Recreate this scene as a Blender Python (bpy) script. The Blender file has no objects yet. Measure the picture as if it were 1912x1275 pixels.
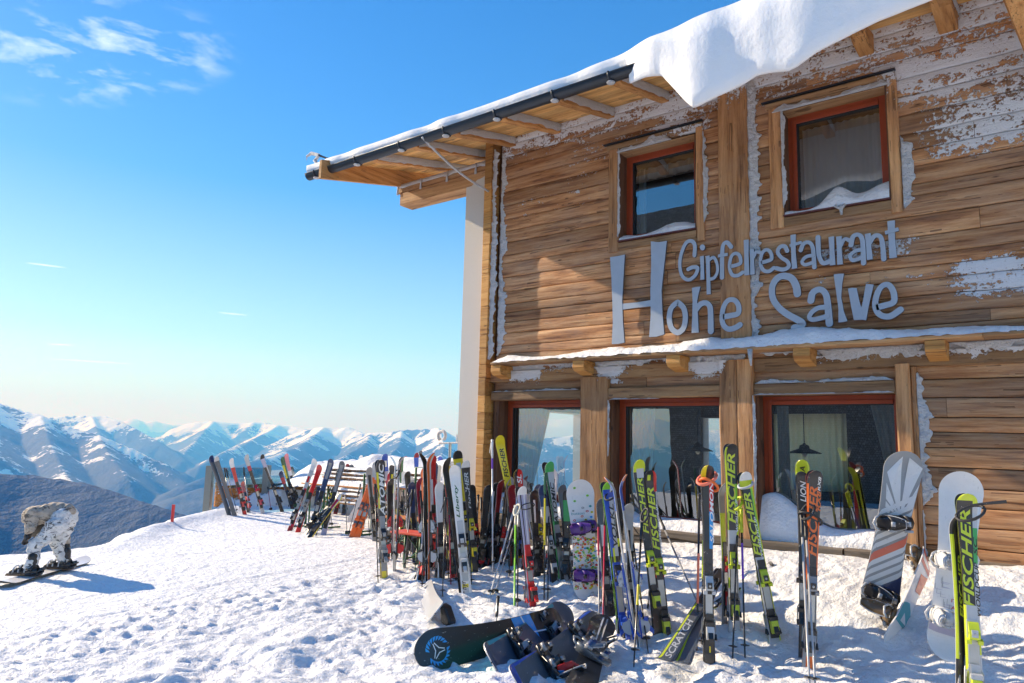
import bpy, bmesh, math, random
import numpy as np
from mathutils import Vector, Matrix
rnd = random.Random(7)
C = bpy.context.scene.collection
S = bpy.context.scene
# ------------------------------------------------------------------ camera, sky, sun, exposure
CAM = Vector((0.0, -8.0, 1.65)); FPX = 1345.8
def cam_axes():
    ya, pi, ro = (math.radians(a) for a in (37.907, 7.869, 1.432))
    f = Vector((-math.sin(ya)*math.cos(pi), math.cos(ya)*math.cos(pi), math.sin(pi)))
    r = Vector((math.cos(ya), math.sin(ya), 0)); u = r.cross(f)
    return math.cos(ro)*r + math.sin(ro)*u, -math.sin(ro)*r + math.cos(ro)*u, f
AR, AU, AF = cam_axes()
cd = bpy.data.cameras.new('camera'); cam = bpy.data.objects.new('camera', cd); C.objects.link(cam)
cd.sensor_width = 36; cd.lens = FPX/1912*36; cd.clip_start = 0.05; cd.clip_end = 200000
cam.matrix_world = Matrix.Translation(CAM) @ Matrix((AR, AU, -AF)).transposed().to_4x4()
S.camera = cam
SUN_EL, SUN_AZ = math.radians(26), math.radians(10.5)      # azimuth measured from -X towards -Y
SD = Vector((-math.cos(SUN_AZ)*math.cos(SUN_EL), -math.sin(SUN_AZ)*math.cos(SUN_EL), math.sin(SUN_EL)))
sl = bpy.data.lights.new('sun', 'SUN'); so = bpy.data.objects.new('sun', sl); C.objects.link(so)
sl.energy = 5.0; sl.angle = math.radians(0.53); sl.color = (1.0, 0.965, 0.92)
so.rotation_euler = SD.to_track_quat('Z', 'Y').to_euler()
S.view_settings.view_transform = 'Standard'; S.view_settings.look = 'None'; S.view_settings.gamma = 1
S.view_settings.exposure = 0.72
W = bpy.data.worlds.new('World'); S.world = W; W.use_nodes = True
wn, wl = W.node_tree.nodes, W.node_tree.links
wn.clear()
sky = wn.new('ShaderNodeTexSky'); sky.sky_type = 'NISHITA'; sky.sun_disc = False
sky.sun_elevation = SUN_EL; sky.sun_rotation = math.atan2(SD.x, SD.y)
sky.altitude = 1800; sky.air_density = 1.0; sky.dust_density = 0.3; sky.ozone_density = 2.5
bg = wn.new('ShaderNodeBackground'); bg.inputs[1].default_value = 0.135
wo = wn.new('ShaderNodeOutputWorld')
def wmath(op, a, b=None, c=None):
    n = wn.new('ShaderNodeMath'); n.operation = op
    for i, x in enumerate((a, b, c)):
        if x is None: continue
        if isinstance(x, (int, float)): n.inputs[i].default_value = x
        else: wl.new(x, n.inputs[i])
    return n.outputs[0]
# thin cirrus in one part of the sky (by direction in the world)
tc = wn.new('ShaderNodeTexCoord')
def px_dir(x, y): return (AF + AR*((x-956)/FPX) - AU*((y-637.5)/FPX)).normalized()
cc = px_dir(180, 95); ex = AR.copy(); ey = cc.cross(ex).normalized(); ex = ey.cross(cc).normalized()
def wdot(v):
    n = wn.new('ShaderNodeVectorMath'); n.operation = 'DOT_PRODUCT'; wl.new(tc.outputs['Generated'], n.inputs[0]); n.inputs[1].default_value = v; return n.outputs['Value']
du, dv = wdot(ex), wdot(ey)
comb = wn.new('ShaderNodeCombineXYZ'); wl.new(wmath('MULTIPLY', du, 11), comb.inputs[0]); wl.new(wmath('MULTIPLY', wmath('ADD', dv, wmath('MULTIPLY', du, -.22)), 30), comb.inputs[1])
nz = wn.new('ShaderNodeTexNoise'); nz.inputs['Scale'].default_value = 1.1; nz.inputs['Detail'].default_value = 7; nz.inputs['Roughness'].default_value = .62; nz.inputs['Distortion'].default_value = .25
wl.new(comb.outputs[0], nz.inputs['Vector'])
env = wmath('SUBTRACT', 1.0, wmath('ADD', wmath('POWER', wmath('MULTIPLY', du, 6.2), 2), wmath('POWER', wmath('MULTIPLY', dv, 15), 2)))
m = wmath('MULTIPLY', wmath('MULTIPLY', wmath('SUBTRACT', nz.outputs['Fac'], .49), 2.0), wmath('MAXIMUM', env, 0)); m = wmath('MINIMUM', wmath('MAXIMUM', m, 0), .42)
front = wmath('GREATER_THAN', wdot(cc), 0.5)
m = wmath('MULTIPLY', m, front)
# short contrails
for (a, b, s) in (((45, 490), (125, 500), .35), ((405, 583), (465, 589), .3), ((85, 642), (142, 645), .3), ((78, 669), (262, 680), .22)):
    pa, pb = px_dir(*a), px_dir(*b); nn = pa.cross(pb).normalized(); mid = (pa+pb).normalized(); al = nn.cross(mid).normalized()
    ln = (pb-pa).length/2
    t1 = wmath('SUBTRACT', 1.0, wmath('POWER', wmath('DIVIDE', wdot(nn), .0011), 2)); t1 = wmath('MAXIMUM', t1, 0)
    t2 = wmath('MAXIMUM', wmath('SUBTRACT', 1.0, wmath('POWER', wmath('DIVIDE', wdot(al), ln), 2)), 0)
    t3 = wmath('GREATER_THAN', wdot(mid), .9)
    m = wmath('ADD', m, wmath('MULTIPLY', wmath('MULTIPLY', wmath('MULTIPLY', t1, t2), t3), s))
hs = wn.new('ShaderNodeHueSaturation'); hs.inputs['Saturation'].default_value = 1.36; sepz = wn.new('ShaderNodeSeparateXYZ'); wl.new(tc.outputs['Generated'], sepz.inputs[0]); mr = wn.new('ShaderNodeMapRange'); mr.inputs[1].default_value = .02; mr.inputs[2].default_value = .32; mr.inputs[3].default_value = -.55; mr.inputs[4].default_value = 1; wl.new(sepz.outputs[2], mr.inputs[0]); wl.new(wmath('ADD', 1.0, wmath('MULTIPLY', mr.outputs[0], .34)), hs.inputs['Saturation']); wl.new(sky.outputs[0], hs.inputs['Color'])
cm = wn.new('ShaderNodeMixRGB'); wl.new(m, cm.inputs[0]); tm = wn.new('ShaderNodeMixRGB'); tm.blend_type = 'MULTIPLY'; tm.inputs[0].default_value = 1; hc = wn.new('ShaderNodeMixRGB'); wl.new(wmath('MINIMUM', wmath('MAXIMUM', mr.outputs[0], 0), 1), hc.inputs[0]); hc.inputs[1].default_value = (.66, .84, 1.12, 1); hc.inputs[2].default_value = (1.06, .87, 1.03, 1); mr2 = wn.new('ShaderNodeMapRange'); mr2.inputs[1].default_value = .0; mr2.inputs[2].default_value = .10; wl.new(sepz.outputs[2], mr2.inputs[0]); h2 = wn.new('ShaderNodeMixRGB'); wl.new(mr2.outputs[0], h2.inputs[0]); h2.inputs[1].default_value = (.58, .84, 1.0, 1); h2.inputs[2].default_value = (1, 1, 1, 1); h3 = wn.new('ShaderNodeMixRGB'); h3.blend_type = 'MULTIPLY'; h3.inputs[0].default_value = 1; wl.new(hc.outputs[0], h3.inputs[1]); wl.new(h2.outputs[0], h3.inputs[2]); wl.new(h3.outputs[0], tm.inputs[2]); wl.new(hs.outputs[0], tm.inputs[1]); wl.new(tm.outputs[0], cm.inputs[1]); cm.inputs[2].default_value = (9.5, 10.3, 11.2, 1)
wl.new(cm.outputs[0], bg.inputs[0]); wl.new(bg.outputs[0], wo.inputs[0])
S.cycles.use_denoising = True
try: S.cycles.denoiser = 'OPENIMAGEDENOISE'
except Exception: pass
S.cycles.max_bounces = 7; S.cycles.transparent_max_bounces = 12; S.cycles.volume_bounces = 1
S.cycles.sample_clamp_indirect = 6
# ------------------------------------------------------------------ points from the surveyed view
def ray(x, y): return AF + AR*((x-956)/FPX) - AU*((y-637.5)/FPX)
def at_y(x, y, Y=0.0):
    d = ray(x, y); return CAM + d*((Y-CAM.y)/d.y)
def at_z(x, y, Z=0.0):
    d = ray(x, y); return CAM + d*((Z-CAM.z)/d.z)
# ------------------------------------------------------------------ noise
_perm = np.random.RandomState(3).permutation(512)
def _h(ix, iy, s): return ((_perm[(ix + _perm[(iy + s*17) & 511]) & 511] & 511)/255.5 - 1.0)
def vnoise(x, y, s=0):
    x = np.asarray(x, float); y = np.asarray(y, float)
    ix = np.floor(x).astype(int); iy = np.floor(y).astype(int); fx = x-ix; fy = y-iy
    ux = fx*fx*fx*(fx*(fx*6-15)+10); uy = fy*fy*fy*(fy*(fy*6-15)+10)
    a = _h(ix & 511, iy & 511, s); b = _h((ix+1) & 511, iy & 511, s); c = _h(ix & 511, (iy+1) & 511, s); d = _h((ix+1) & 511, (iy+1) & 511, s)
    return (a*(1-ux)+b*ux)*(1-uy) + (c*(1-ux)+d*ux)*uy
def fbm(x, y, o=4, s=0, g=.5):
    t = 0; a = 1; n = 0
    for i in range(o):
        t = t + a*vnoise(x*2**i + 13.7*i, y*2**i + 7.3*i, s+i); n += a; a *= g
    return t/n
def ridged(x, y, o=4, s=0):
    t = 0; a = 1; n = 0
    for i in range(o):
        t = t + a*(1-np.abs(vnoise(x*2.1**i+5.1*i, y*2.1**i+9.2*i, s+i))*1.6); n += a; a *= .5
    return t/n
def worley(x, y, s=0):
    ix = np.floor(x).astype(int); iy = np.floor(y).astype(int); best = np.full(np.shape(x), 9.0)
    for dx in (-1, 0, 1):
        for dy in (-1, 0, 1):
            cx = ix+dx; cy = iy+dy
            px = cx + .5+.5*_h(cx & 511, cy & 511, s); py = cy + .5+.5*_h(cx & 511, cy & 511, s+5)
            best = np.minimum(best, (px-x)**2+(py-y)**2)
    return np.sqrt(best)
def sst(a, b, x):
    t = np.clip((np.asarray(x, float)-a)/(b-a), 0, 1); return t*t*(3-2*t)
# ------------------------------------------------------------------ mesh builder
class MB:
    def __init__(s): s.v = []; s.f = []; s.m = []; s.att = {}
    def add(s, vs, fs, mat=0, **att):
        o = len(s.v); s.v += [tuple(v) for v in vs]
        for k in s.att:
            if k not in att: s.att[k] += [0.0]*len(vs)
        for k, a in att.items():
            if k not in s.att: s.att[k] = [0.0]*o
            s.att[k] += (list(a) if hasattr(a, '__len__') else [a]*len(vs))
        for i, f in enumerate(fs):
            s.f.append(tuple(o+j for j in f)); s.m.append(mat[i] if isinstance(mat, (list, tuple)) else mat)
        return s
    def box(s, x0, x1, y0, y1, z0, z1, mat=0, M=None, **att):
        vs = [Vector((x, y, z)) for x in (x0, x1) for y in (y0, y1) for z in (z0, z1)]
        if M: vs = [M @ v for v in vs]
        return s.add(vs, [(0, 1, 3, 2), (4, 6, 7, 5), (0, 4, 5, 1), (2, 3, 7, 6), (0, 2, 6, 4), (1, 5, 7, 3)], mat, **att)
    def prism(s, poly, a0, a1, axis='y', mat=0, M=None, **att):
        # poly: list of 2D points in the two other axes (x,z for y; y,z for x; x,y for z)
        n = len(poly); vs = []
        for a in (a0, a1):
            for p, q in poly:
                v = {'y': (p, a, q), 'x': (a, p, q), 'z': (p, q, a)}[axis]; vs.append(Vector(v))
        if M: vs = [M @ v for v in vs]
        fs = [tuple(range(n)), tuple(range(2*n-1, n-1, -1))] + [(i, n+i, n+(i+1) % n, (i+1) % n) for i in range(n)]
        return s.add(vs, fs, mat, **att)
    def tube(s, pts, r, n=8, mat=0, cap=True, **att):
        pts = [Vector(p) for p in pts]; k = len(pts); rs = r if hasattr(r, '__len__') else [r]*k
        vs = []; t0 = None
        for i, p in enumerate(pts):
            t = (pts[min(i+1, k-1)]-pts[max(i-1, 0)]).normalized()
            if t0 is None:
                a = t.cross(Vector((0, 0, 1)))
                if a.length < .1: a = t.cross(Vector((1, 0, 0)))
                a.normalize()
            else:
                a = (a - t*a.dot(t)).normalized()
            b = t.cross(a); t0 = t
            for j in range(n):
                w = 2*math.pi*j/n; vs.append(p + a*(math.cos(w)*rs[i]) + b*(math.sin(w)*rs[i]))
        fs = [(i*n+j, i*n+(j+1) % n, (i+1)*n+(j+1) % n, (i+1)*n+j) for i in range(k-1) for j in range(n)]
        if cap: fs += [tuple(range(n-1, -1, -1)), tuple((k-1)*n+j for j in range(n))]
        return s.add(vs, fs, mat, **att)
    def grid(s, P, mat=0, closed=False, **att):
        P = np.asarray(P, float); a, b = P.shape[:2]; vs = P.reshape(-1, 3)
        fs = [(i*b+j, i*b+j+1, (i+1)*b+j+1, (i+1)*b+j) for i in range(a-1) for j in range(b-1)]
        if closed: fs += [(i*b+b-1, i*b, (i+1)*b, (i+1)*b+b-1) for i in range(a-1)]
        return s.add(vs, fs, mat, **att)
    def ball(s, c, r, mat=0, n=10, M=None):
        r = r if hasattr(r, '__len__') else (r, r, r); vs = []; k = n//2+1
        for i in range(k+1):
            th = math.pi*i/k
            for j in range(n):
                ph = 2*math.pi*j/n; v = Vector((r[0]*math.sin(th)*math.cos(ph), r[1]*math.sin(th)*math.sin(ph), r[2]*math.cos(th)))
                if M: v = M @ v
                vs.append(Vector(c)+v)
        fs = [(i*n+j, (i+1)*n+j, (i+1)*n+(j+1) % n, i*n+(j+1) % n) for i in range(k) for j in range(n)]
        return s.add(vs, fs, mat)
    def mesh(s, name, mats, smooth=False):
        me = bpy.data.meshes.new(name); me.from_pydata(s.v, [], s.f)
        for mt in (mats if isinstance(mats, (list, tuple)) else [mats]): me.materials.append(mt)
        me.polygons.foreach_set('material_index', s.m)
        for k, a in s.att.items():
            at = me.attributes.new(k, 'FLOAT', 'POINT'); at.data.foreach_set('value', a)
        if smooth: me.polygons.foreach_set('use_smooth', [True]*len(s.f))
        me.update(); return me
    def build(s, name, mats, parent=None, smooth=False, bevel=0):
        o = bpy.data.objects.new(name, s.mesh(name, mats, smooth)); C.objects.link(o)
        if parent: o.parent = parent
        if bevel:
            b = o.modifiers.new('bevel', 'BEVEL'); b.width = bevel; b.segments = 2; b.limit_method = 'ANGLE'
        return o
def tag(o, label=None, cat=None, group=None, kind=None):
    if label: o['label'] = label
    if cat: o['category'] = cat
    if group: o['group'] = group
    if kind: o['kind'] = kind
    return o
def empty(name, M=None, loc=(0, 0, 0), parent=None):
    o = bpy.data.objects.new(name, None); C.objects.link(o); o.empty_display_size = .1
    if M is not None: o.matrix_world = M
    else: o.location = loc
    if parent: o.parent = parent
    return o
def link(name, me, parent=None, M=None):
    o = bpy.data.objects.new(name, me); C.objects.link(o)
    if parent: o.parent = parent
    if M is not None: o.matrix_local = M
    return o
# ------------------------------------------------------------------ materials
class NT:
    def __init__(s, name):
        s.mat = bpy.data.materials.new(name); s.mat.use_nodes = True; s.n = s.mat.node_tree.nodes; s.l = s.mat.node_tree.links
        s.b = s.n['Principled BSDF']; s.tc = None
    def co(s):
        if not s.tc: s.tc = s.n.new('ShaderNodeTexCoord')
        return s.tc.outputs['Object']
    def map(s, sc, rot=(0, 0, 0)):
        m = s.n.new('ShaderNodeMapping'); s.l.new(s.co(), m.inputs[0]); m.inputs['Scale'].default_value = sc; m.inputs['Rotation'].default_value = rot; return m.outputs[0]
    def noise(s, vec, scale=5, detail=4, rough=.5, dist=0):
        n = s.n.new('ShaderNodeTexNoise')
        if vec is not None: s.l.new(vec, n.inputs['Vector'])
        n.inputs['Scale'].default_value = scale; n.inputs['Detail'].default_value = detail; n.inputs['Roughness'].default_value = rough; n.inputs['Distortion'].default_value = dist
        return n.outputs['Fac']
    def math(s, op, a, b=0.0, c=0.0, clamp=False):
        n = s.n.new('ShaderNodeMath'); n.operation = op; n.use_clamp = clamp
        for i, x in enumerate((a, b, c)):
            if isinstance(x, (int, float)): n.inputs[i].default_value = x
            else: s.l.new(x, n.inputs[i])
        return n.outputs[0]
    def ramp(s, fac, stops, interp='LINEAR'):
        n = s.n.new('ShaderNodeValToRGB'); s.l.new(fac, n.inputs[0]); n.color_ramp.interpolation = interp; e = n.color_ramp.elements
        while len(e) < len(stops): e.new(.5)
        for i, (p, c) in enumerate(stops): e[i].position = p; e[i].color = (c[0], c[1], c[2], 1) if hasattr(c, '__len__') else (c, c, c, 1)
        return n.outputs[0]
    def mix(s, fac, a, b, mode='MIX'):
        n = s.n.new('ShaderNodeMixRGB'); n.blend_type = mode
        for i, x in enumerate((fac, a, b)):
            if isinstance(x, (int, float)): n.inputs[i].default_value = x
            elif isinstance(x, tuple): n.inputs[i].default_value = (x[0], x[1], x[2], 1)
            else: s.l.new(x, n.inputs[i])
        return n.outputs[0]
    def attr(s, name):
        n = s.n.new('ShaderNodeAttribute'); n.attribute_name = name; return n.outputs['Fac']
    def bump(s, h, strength=.3, dist=.01, prev=None):
        n = s.n.new('ShaderNodeBump'); s.l.new(h, n.inputs['Height']); n.inputs['Strength'].default_value = strength; n.inputs['Distance'].default_value = dist
        if prev is not None: s.l.new(prev, n.inputs['Normal'])
        return n.outputs[0]
    def out(s, color=None, rough=None, normal=None, metal=None, **kw):
        for key, x in (('Base Color', color), ('Roughness', rough), ('Metallic', metal), ('Normal', normal)):
            if x is None: continue
            if isinstance(x, (int, float)): s.b.inputs[key].default_value = x
            elif isinstance(x, tuple): s.b.inputs[key].default_value = (x[0], x[1], x[2], 1)
            else: s.l.new(x, s.b.inputs[key])
        for k, v in kw.items(): s.b.inputs[k.replace('_', ' ')].default_value = v
        return s.mat
def m_snow(name, sc=1.0, amp=1.0, base=(.86, .875, .9)):
    t = NT(name); c = t.co()
    n1 = t.noise(c, 13*sc, 6, .6); n2 = t.noise(c, 30*sc, 6, .65); n3 = t.noise(c, 260*sc, 2, .5)
    b = t.bump(n1, .75*amp, .06); b = t.bump(n2, .45*amp, .02, b); b = t.bump(n3, .35*amp, .004, b)
    col = t.mix(t.noise(c, 3*sc, 3), base, tuple(min(1, x*1.05) for x in base))
    return t.out(col, .62, b)
def m_wood(name, dark, mid, light, axis='x', rime=True, rime_bias=0.0, grey=.35):
    t = NT(name)
    st = {'x': (1.0, 9, 14), 'z': (14, 9, 1.0), 'y': (14, 1, 14)}[axis]
    tone = t.attr('tone')
    v = t.map(st); off = t.n.new('ShaderNodeVectorMath'); off.operation = 'ADD'; t.l.new(v, off.inputs[0])
    cmb = t.n.new('ShaderNodeCombineXYZ'); k = t.math('MULTIPLY', tone, 37); [t.l.new(k, cmb.inputs[i]) for i in range(3)]; t.l.new(cmb.outputs[0], off.inputs[1]); v = off.outputs[0]
    g1 = t.noise(v, 1.3, 6, .62, .4); g2 = t.noise(v, 6.5, 4, .6, .2); big = t.noise(t.co(), 1.1, 3, .5)
    col = t.ramp(g1, [(.28, dark), (.46, mid), (.72, light)])
    col = t.mix(t.math('MULTIPLY', t.math('SUBTRACT', t.noise(v, 14, 3, .7), .55, clamp=True), 2.2, clamp=True), col, tuple(x*.28 for x in dark))
    tv = t.ramp(tone, [(0, .58), (.5, .95), (1, 1.3)])
    col = t.mix(1.0, col, tv, 'MULTIPLY')
    gm = t.math('MULTIPLY', t.math('SUBTRACT', t.noise(t.map((.5, .5, 1.6)), 2.2, 4, .6), .45, clamp=True), 3*grey, clamp=True)
    col = t.mix(gm, col, (.30, .26, .22))
    # knots
    vo = t.n.new('ShaderNodeTexVoronoi'); vo.feature = 'F1'; vo.inputs['Scale'].default_value = 1.0
    kv = t.map({'x': (2.2, 3, 7.5), 'z': (7.5, 3, 2.2), 'y': (7.5, 2, 7.5)}[axis]); t.l.new(kv, vo.inputs['Vector'])
    kn = t.ramp(vo.outputs['Distance'], [(.045, 1.0), (.10, 0.0)]); kn = t.math('MULTIPLY', kn, t.math('GREATER_THAN', t.noise(kv, .8, 1), .47))
    col = t.mix(t.math('MULTIPLY', kn, .8), col, tuple(x*.22 for x in dark))
    # hairline checks
    ck = t.noise(t.map({'x': (1.6, 6, 60), 'z': (60, 6, 1.6), 'y': (60, 1.6, 60)}[axis]), 1.0, 3, .55, .6)
    ckm = t.ramp(ck, [(.60, 0), (.64, 1)])
    ckm = t.math('MULTIPLY', ckm, t.math('GREATER_THAN', t.noise(t.co(), 3.3, 2), .5))
    col = t.mix(t.math('MULTIPLY', ckm, .65), col, tuple(x*.3 for x in dark))
    rough = .72
    h = t.math('ADD', t.math('MULTIPLY', g1, .6), t.math('SUBTRACT', t.math('MULTIPLY', g2, .5), t.math('MULTIPLY', ckm, .5)))
    b = t.bump(h, .55, .012)
    if rime:
        ra = t.attr('rime')
        s1 = t.noise(t.map({'x': (2.2, 5, 7), 'z': (7, 5, 2.2), 'y': (7, 2, 7)}[axis]), 1.4, 7, .66, .3)
        s2 = t.noise(t.co(), 34, 5, .7); s3 = t.noise(t.co(), 9, 4, .6)
        q = t.math('ADD', t.math('MULTIPLY', s1, .42), t.math('ADD', t.math('MULTIPLY', s2, .38), t.math('MULTIPLY', s3, .20)))
        q = t.math('MULTIPLY', t.math('SUBTRACT', q, .5), 3.6)
        q = t.math('ADD', q, t.math('ADD', t.math('MULTIPLY', ra, .95), rime_bias*2))
        mk = t.ramp(q, [(.60, 0), (.66, 1)])
        col = t.mix(mk, col, (.72, .72, .745)); b2 = t.bump(t.math('MULTIPLY', mk, t.math('ADD', .55, t.math('MULTIPLY', s2, .9))), .8, .02, b)
        return t.out(col, rough, b2)
    return t.out(col, rough, b)
def m_flat(name, col, rough=.5, metal=0.0, bump=0, bscale=30, var=.12, coat=0.0, wear=0.0):
    t = NT(name); n = t.noise(t.co(), bscale, 5, .6)
    c = t.mix(n, tuple(x*(1-var) for x in col), tuple(min(1, x*(1+var)) for x in col))
    if wear:
        w = t.math('GREATER_THAN', t.noise(t.map((1, 1, .35)), 60, 4, .75), .69-wear*.05); c = t.mix(t.math('MULTIPLY', w, .6), c, (.45, .45, .46))
    nb = t.bump(n, bump, .01) if bump else None
    r = t.math('ADD', rough-.08, t.math('MULTIPLY', t.noise(t.co(), bscale*.7, 3), .16))
    return t.out(c, r, nb, metal, Coat_Weight=coat)
_pc = {}
def paint(c, rough=.32, wear=.6):
    key = (c, rough)
    if key not in _pc:
        _pc[key] = m_flat('paint', PAL[c] if isinstance(c, str) else c, rough, 0, 0, 22, .07, .35, wear)
    return _pc[key]
PAL = dict(black=(.018, .018, .02), dark=(.024, .025, .028), grey=(.28, .29, .31), silver=(.5, .52, .55), white=(.8, .8, .8), yellow=(.82, .67, .02), acid=(.62, .72, .03),
    red=(.62, .02, .02), crimson=(.5, .015, .05), orange=(.85, .16, .02), blue=(.02, .09, .5), navy=(.02, .045, .14), sky=(.03, .32, .72), green=(.05, .4, .1), lime=(.25, .65, .05),
    darkgreen=(.02, .12, .05), purple=(.1, .03, .25), pink=(.8, .25, .3), brown=(.16, .09, .04), gold=(.5, .36, .1), bronze=(.16, .10, .045), tan=(.42, .34, .24), slate=(.09, .11, .14), teal=(.03, .35, .4), cream=(.75, .7, .55), steel=(.45, .46, .48), violet=(.2, .06, .5), salmon=(.85, .2, .12), lilac=(.45, .43, .58), darkred=(.25, .01, .02))
SNOW = m_snow('snow_packed'); SNOW_F = m_snow('snow_fresh', 1.2, .8); RIME = m_snow('rime_ice', 3.0, 1.3, (.74, .745, .77)); SNOW_R = m_snow('snow_roof', .6, .22)
WOODP = m_wood('plank_wood', (.13, .042, .014), (.43, .195, .078), (.70, .41, .205), 'x', grey=.42)
WOODV = m_wood('post_wood', (.18, .07, .022), (.48, .23, .09), (.72, .40, .18), 'z', rime_bias=-.04, grey=.2)
WOODB = m_wood('beam_wood', (.15, .065, .022), (.36, .19, .08), (.50, .30, .14), 'x', rime_bias=-.05, grey=.15)
WOODO = m_wood('larch_block', (.30, .12, .028), (.50, .235, .06), (.62, .34, .11), 'x', rime=False, grey=0)
WOODR = m_wood('rafter_wood', (.22, .085, .022), (.46, .21, .065), (.62, .34, .13), 'y', rime_bias=.0, grey=0)
WOODS = m_wood('soffit_wood', (.32, .14, .04), (.60, .33, .11), (.74, .46, .19), 'x', rime_bias=-.12, grey=0)
WOODJ = m_wood('jamb_wood', (.05, .02, .01), (.14, .06, .03), (.22, .11, .05), 'z', rime_bias=-.02, grey=0)
REDF = m_flat('red_frame', (.33, .055, .018), .38, 0, .1, 12, .2)
PLASTER = m_flat('plaster', (.60, .575, .53), .9, 0, .5, 60, .06)
GUTTER = m_flat('gutter_metal', (.035, .043, .055), .35, .4, 0, 14, .2)
SIGNM = m_flat('sign_metal', (.40, .455, .53), .42, .15, .05, 8, .1)
SIGNS = m_flat('sign_edge', (.10, .11, .13), .5, .1, 0, 8, .1)
STONE = m_flat('stone', (.13, .12, .105), .9, 0, .8, 9, .45)
LOGW = m_wood('log_wood', (.07, .055, .04), (.17, .135, .10), (.27, .22, .17), 'x', rime_bias=-.1, grey=.2)
STEEL = m_flat('steel', (.42, .44, .45), .35, .7, 0, 20, .15)
GREENM = m_flat('green_metal', (.015, .10, .035), .4, .1, 0, 20, .2)
BENCHW = m_flat('bench_board', (.60, .22, .05), .45, 0, .1, 9, .25)
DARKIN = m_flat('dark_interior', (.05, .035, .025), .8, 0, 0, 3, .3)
CURT = m_flat('curtain_cloth', (.40, .42, .40), .9, 0, .2, 90, .1)
RUBBER = m_flat('rubber', (.015, .015, .017), .6, 0, .2, 60, .3)
def m_glass():
    t = NT('window_glass'); n = t.n; l = t.l
    g = n.new('ShaderNodeBsdfGlossy'); g.inputs['Roughness'].default_value = .004; g.inputs['Color'].default_value = (.93, .97, 1, 1)
    wv = t.noise(t.co(), 2.2, 2); l.new(t.bump(wv, .012, .05), g.inputs['Normal'])
    tr = n.new('ShaderNodeBsdfTransparent'); tr.inputs['Color'].default_value = (.72, .76, .76, 1)
    fr = n.new('ShaderNodeFresnel'); fr.inputs['IOR'].default_value = 1.52
    f = t.math('ADD', t.math('MULTIPLY', fr.outputs[0], 2.6), .16, clamp=True)
    mx = n.new('ShaderNodeMixShader'); l.new(f, mx.inputs[0]); l.new(tr.outputs[0], mx.inputs[1]); l.new(g.outputs[0], mx.inputs[2])
    l.new(mx.outputs[0], n['Material Output'].inputs['Surface']); return t.mat
GLASS = m_glass()
def m_clear():
    t = NT('clear_panel'); n = t.n; l = t.l
    g = n.new('ShaderNodeBsdfGlossy'); g.inputs['Roughness'].default_value = .05
    tr = n.new('ShaderNodeBsdfTransparent'); tr.inputs['Color'].default_value = (.62, .82, .86, 1)
    mx = n.new('ShaderNodeMixShader'); mx.inputs[0].default_value = .15; l.new(tr.outputs[0], mx.inputs[1]); l.new(g.outputs[0], mx.inputs[2])
    l.new(mx.outputs[0], n['Material Output'].inputs['Surface']); return t.mat
CLEAR = m_clear()
# ------------------------------------------------------------------ ground
def G0(X, Y):
    """large shape of the summit snow"""
    X = np.asarray(X, float); Y = np.asarray(Y, float)
    zw = np.interp(X, [-6.9, -5.8, -4.6, -3.5, -1.5, 0, 3], [.06, .30, .46, .55, .60, .70, .8])
    z = zw*sst(-2.3, -.05, Y)*sst(-7.4, -6.3, X)
    z = z + .05*vnoise(X*.35, Y*.35, 2) - .03*sst(-3, -6, Y)
    xe = np.interp(Y, [-12, -9, -4.3, -3.2, -2.2, -1.67, .32, 3, 8], [-12.2, -11.8, -11.7, -11.5, -12.0, -12.7, -14.5, -16.2, -18])
    d = xe - X + .25*vnoise(X*1.3, Y*1.3, 5)
    z = z + .10*np.exp(-((d+.25)/.35)**2)*sst(-4, -1.5, Y)
    z = z - .62*np.maximum(d-.05, 0) - .6*np.maximum(Y-10, 0) - .6*np.maximum(-24-Y, 0) - .5*np.maximum(X-14, 0)
    return z
TRACKS = []
for (a_, b_, d_) in (((420, 1150), (1100, 1010), .02), ((60, 1240), (560, 1130), .018), ((180, 1275), (700, 1180), .016), ((0, 1130), (330, 1190), .014), ((300, 1040), (640, 1020), .016), ((350, 1110), (700, 1040), .018), ((30, 1180), (420, 1100), .012)):
    pa, pb = at_z(*a_), at_z(*b_); TRACKS.append((pa.x, pa.y, pb.x, pb.y, d_*.6))
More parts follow.
